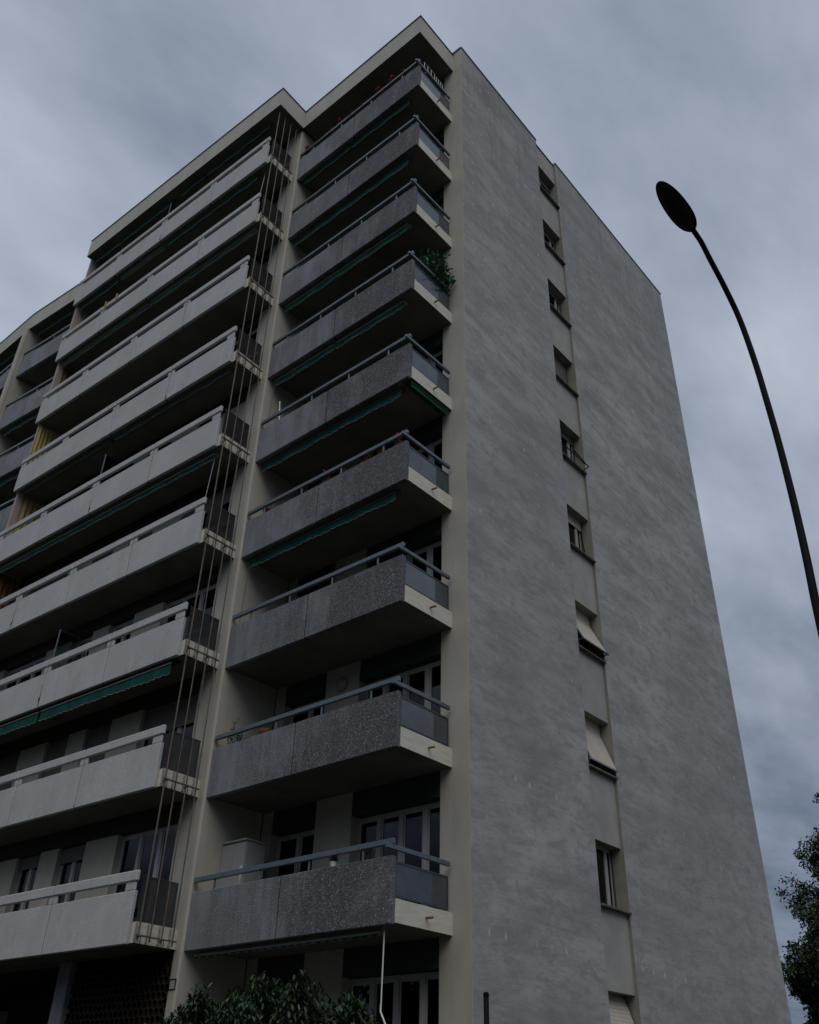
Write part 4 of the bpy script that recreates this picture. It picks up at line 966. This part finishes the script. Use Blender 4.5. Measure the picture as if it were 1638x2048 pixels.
bush('oleander', 'bushy dark green oleander leaning over the side rail against the cream gable front', 'potted plant', (-0.45, 0.72, zw(5)+0.35), 2.0, 0.60, 71, 3200, L=0.13, potr=0.2, poth=0.35, spread=2.5)
bush('potted_plant', 'thin twiggy potted plant in front of the cream fin wall on the eighth balcony down', 'potted plant', (-1.20, 5.15, zw(1)+0.35), 1.42, 0.34, 72, 320, L=0.085, potr=0.13, poth=0.25, spread=1.5)
bush('potted_plant', 'round green plant in a small white pot on the lowest dark parapet', 'potted plant', (-1.47, 1.78, zw(0)+0.99), 0.21, 0.085, 73, 420, L=0.03, pot='white', potr=0.06, poth=0.075, spread=0.6)
bush('potted_plant', 'dry twiggy potted plant behind the corner of the lowest dark parapet', 'potted plant', (-1.25, 1.15, zw(0)+0.80), 0.65, 0.24, 74, 40, L=0.05, potr=0.12, poth=0.22, lmat='leafA', spread=1.5)
GP = 'terracotta pots behind the rail of the sixth balcony down'
for k, (y, lb) in enumerate([(0.75, 'terracotta pot with dry leaves nearest the corner on the sixth balcony down'), (1.25, 'terracotta pot of withered flowers, second from the corner on the sixth balcony down'),
                             (1.75, 'terracotta pot of withered flowers, third from the corner on the sixth balcony down'), (2.4, 'terracotta pot right of the parapet joint on the sixth balcony down'),
                             (2.95, 'terracotta pot of withered flowers over the parapet joint on the sixth balcony down'), (4.9, 'terracotta pot at the far left end of the sixth balcony down')]):
    bush('flower_pot', lb, 'flower pot', (-1.38, y, zw(3)+0.99), 0.34, 0.13, 80+k, 60, L=0.045, potr=0.10, poth=0.17, flower=None if k % 2 else 'red', lmat='leafA', group=GP)
bush('potted_plant', 'trailing green plant behind the rail near the corner of the fourth balcony down', 'potted plant', (-1.30, 0.95, zw(5)+0.90), 0.30, 0.20, 91, 160, L=0.05, potr=0.1, poth=0.14)

# grey plastic cabinet on the lowest dark balcony
cb_ = thing('storage_cabinet', 'tall grey plastic cabinet against the cream fin wall on the lowest dark balcony', 'cabinet', (-0.62, 5.05, zw(0)+0.35))
O('body', MB().box(-0.32, 0.18, -0.30, 0.38, 0, 1.62).mesh('body', MT['cabinet'], bevel=0.01), cb_)
O('door', MB().box(-0.345, -0.322, 0.045, 0.375, 0.04, 1.59).mesh('door', MT['cabinet'], bevel=0.004), cb_)
O('door', MB().box(-0.345, -0.322, -0.295, 0.035, 0.04, 1.59).mesh('door', MT['cabinet'], bevel=0.004), cb_)
O('lid', MB().box(-0.36, 0.20, -0.32, 0.39, 1.622, 1.66).mesh('lid', MT['cabinet'], bevel=0.008), cb_)
# white hook rod in front of the cabinet
hk = thing('hook_rod', 'short white rod with a loop standing behind the lowest rail in front of the cabinet', 'rod', (-1.40, 4.27, zw(0)+0.98))
O('shaft', MB().tube([(0, 0, -0.1), (0, 0, 0.30)], 0.012, 8).mesh('shaft', MT['white']), hk)
O('loop', MB().tube([(0, 0.028*math.sin(t*PI/5), 0.33+0.028*math.cos(t*PI/5)) for t in range(11)], 0.008, 6).mesh('loop', MT['white']), hk)
st_ = thing('white_stick', 'white stick standing behind the rail at the left end of the fifth balcony down', 'stick', (-1.38, 4.93, zw(4)+1.0))
O('shaft', MB().tube([(0, -0.05, -0.2), (0, 0.06, 0.78)], 0.016, 8).mesh('shaft', MT['white']), st_)
O('tip', MB().tube([(0, 0.06, 0.78), (0, 0.063, 0.81)], 0.02, 8).mesh('tip', MT['white']), st_)
# wooden table and chair, eighth balcony down
tb = thing('wooden_stool', 'brown wooden stool with a clay pot on it beside the twiggy plant', 'stool', (-1.05, 4.45, zw(1)+0.35))
O('seat', MB().box(-0.17, 0.17, -0.2, 0.2, 0.72, 0.76).mesh('seat', MT['wood']), tb)
for sx in (-1, 1):
    for sy in (-1, 1): O('leg', MB().bar((sx*0.14, sy*0.17, 0.72), (sx*0.17, sy*0.2, 0), 0.03).mesh('leg', MT['wood']), tb)
pt_ = thing('clay_pot', 'clay pot standing on the wooden stool', 'pot', (-1.05, 4.45, zw(1)+1.11))
O('body', MB().lathe([(0.08, 0), (0.125, 0.14), (0.13, 0.20), (0.115, 0.20), (0.10, 0.15)], n=18).mesh('body', MT['terracotta'], smooth=True), pt_)
tb = thing('slatted_table', 'folded wooden slatted table top leaning behind the side glass of the eighth balcony down', 'table', (-0.95, 0.62, zw(1)+0.35))
for k in range(5): O('slat', MB().box(-0.42, 0.30, k*0.075, k*0.075+0.06, 0.655, 0.675).mesh('slat', MT['wood']), tb)
for sx in (-0.38, 0.26): O('leg', MB().bar((sx, 0.03, 0.655), (sx, 0.03, 0), 0.03).bar((sx, 0.33, 0.655), (sx, 0.33, 0), 0.03).mesh('leg', MT['wood']), tb)
# turquoise cloth and yellow pegs on the second pale balcony
def onM(x, y, z):
    p = FM[0] + Matrix.Rotation(FM[1], 4, 'Z') @ Vector((x, y, 0)); return (p.x, p.y, z)
R = np.random.default_rng(4); m = MB(); n = 12
gr = [[(-2.50+0.05*R.uniform(-1, 1)-0.03*i, 0.42+0.78*j/n, 0.95+0.12*i/3+0.03*R.uniform(-1, 1)) for j in range(n+1)] for i in range(4)]
for i in range(3):
    for j in range(n): m.poly([gr[i][j], gr[i][j+1], gr[i+1][j+1], gr[i+1][j]])
cl2 = thing('cloth', 'turquoise cloth stuffed in the slot of the second pale balcony from the top', 'cloth', onM(0, 0, zw(7)), FM[1])
O('fabric', m.mesh('fabric', MT['cloth']), cl2)
for y, lb in ((7.05, 'ochre clip on the coping, right one of the pair on the second pale balcony'), (7.66, 'ochre clip on the coping, left one of the pair on the second pale balcony')):
    c = thing('coping_clip', lb, 'clip', onM(-2.66, y, zw(7)+1.0), FM[1], 'ochre clips on the pale coping')
    O('jaw', MB().box(-0.02, 0.0, -0.035, 0.035, -0.06, 0.32).mesh('jaw', MT['ochre'], bevel=0.008), c)
    O('hook', MB().tube([(0, 0, 0.30), (0.03, 0.02, 0.36), (0.08, 0.03, 0.33)], 0.018, 8).mesh('hook', MT['ochre']), c)
print('objects', len(bpy.data.objects))
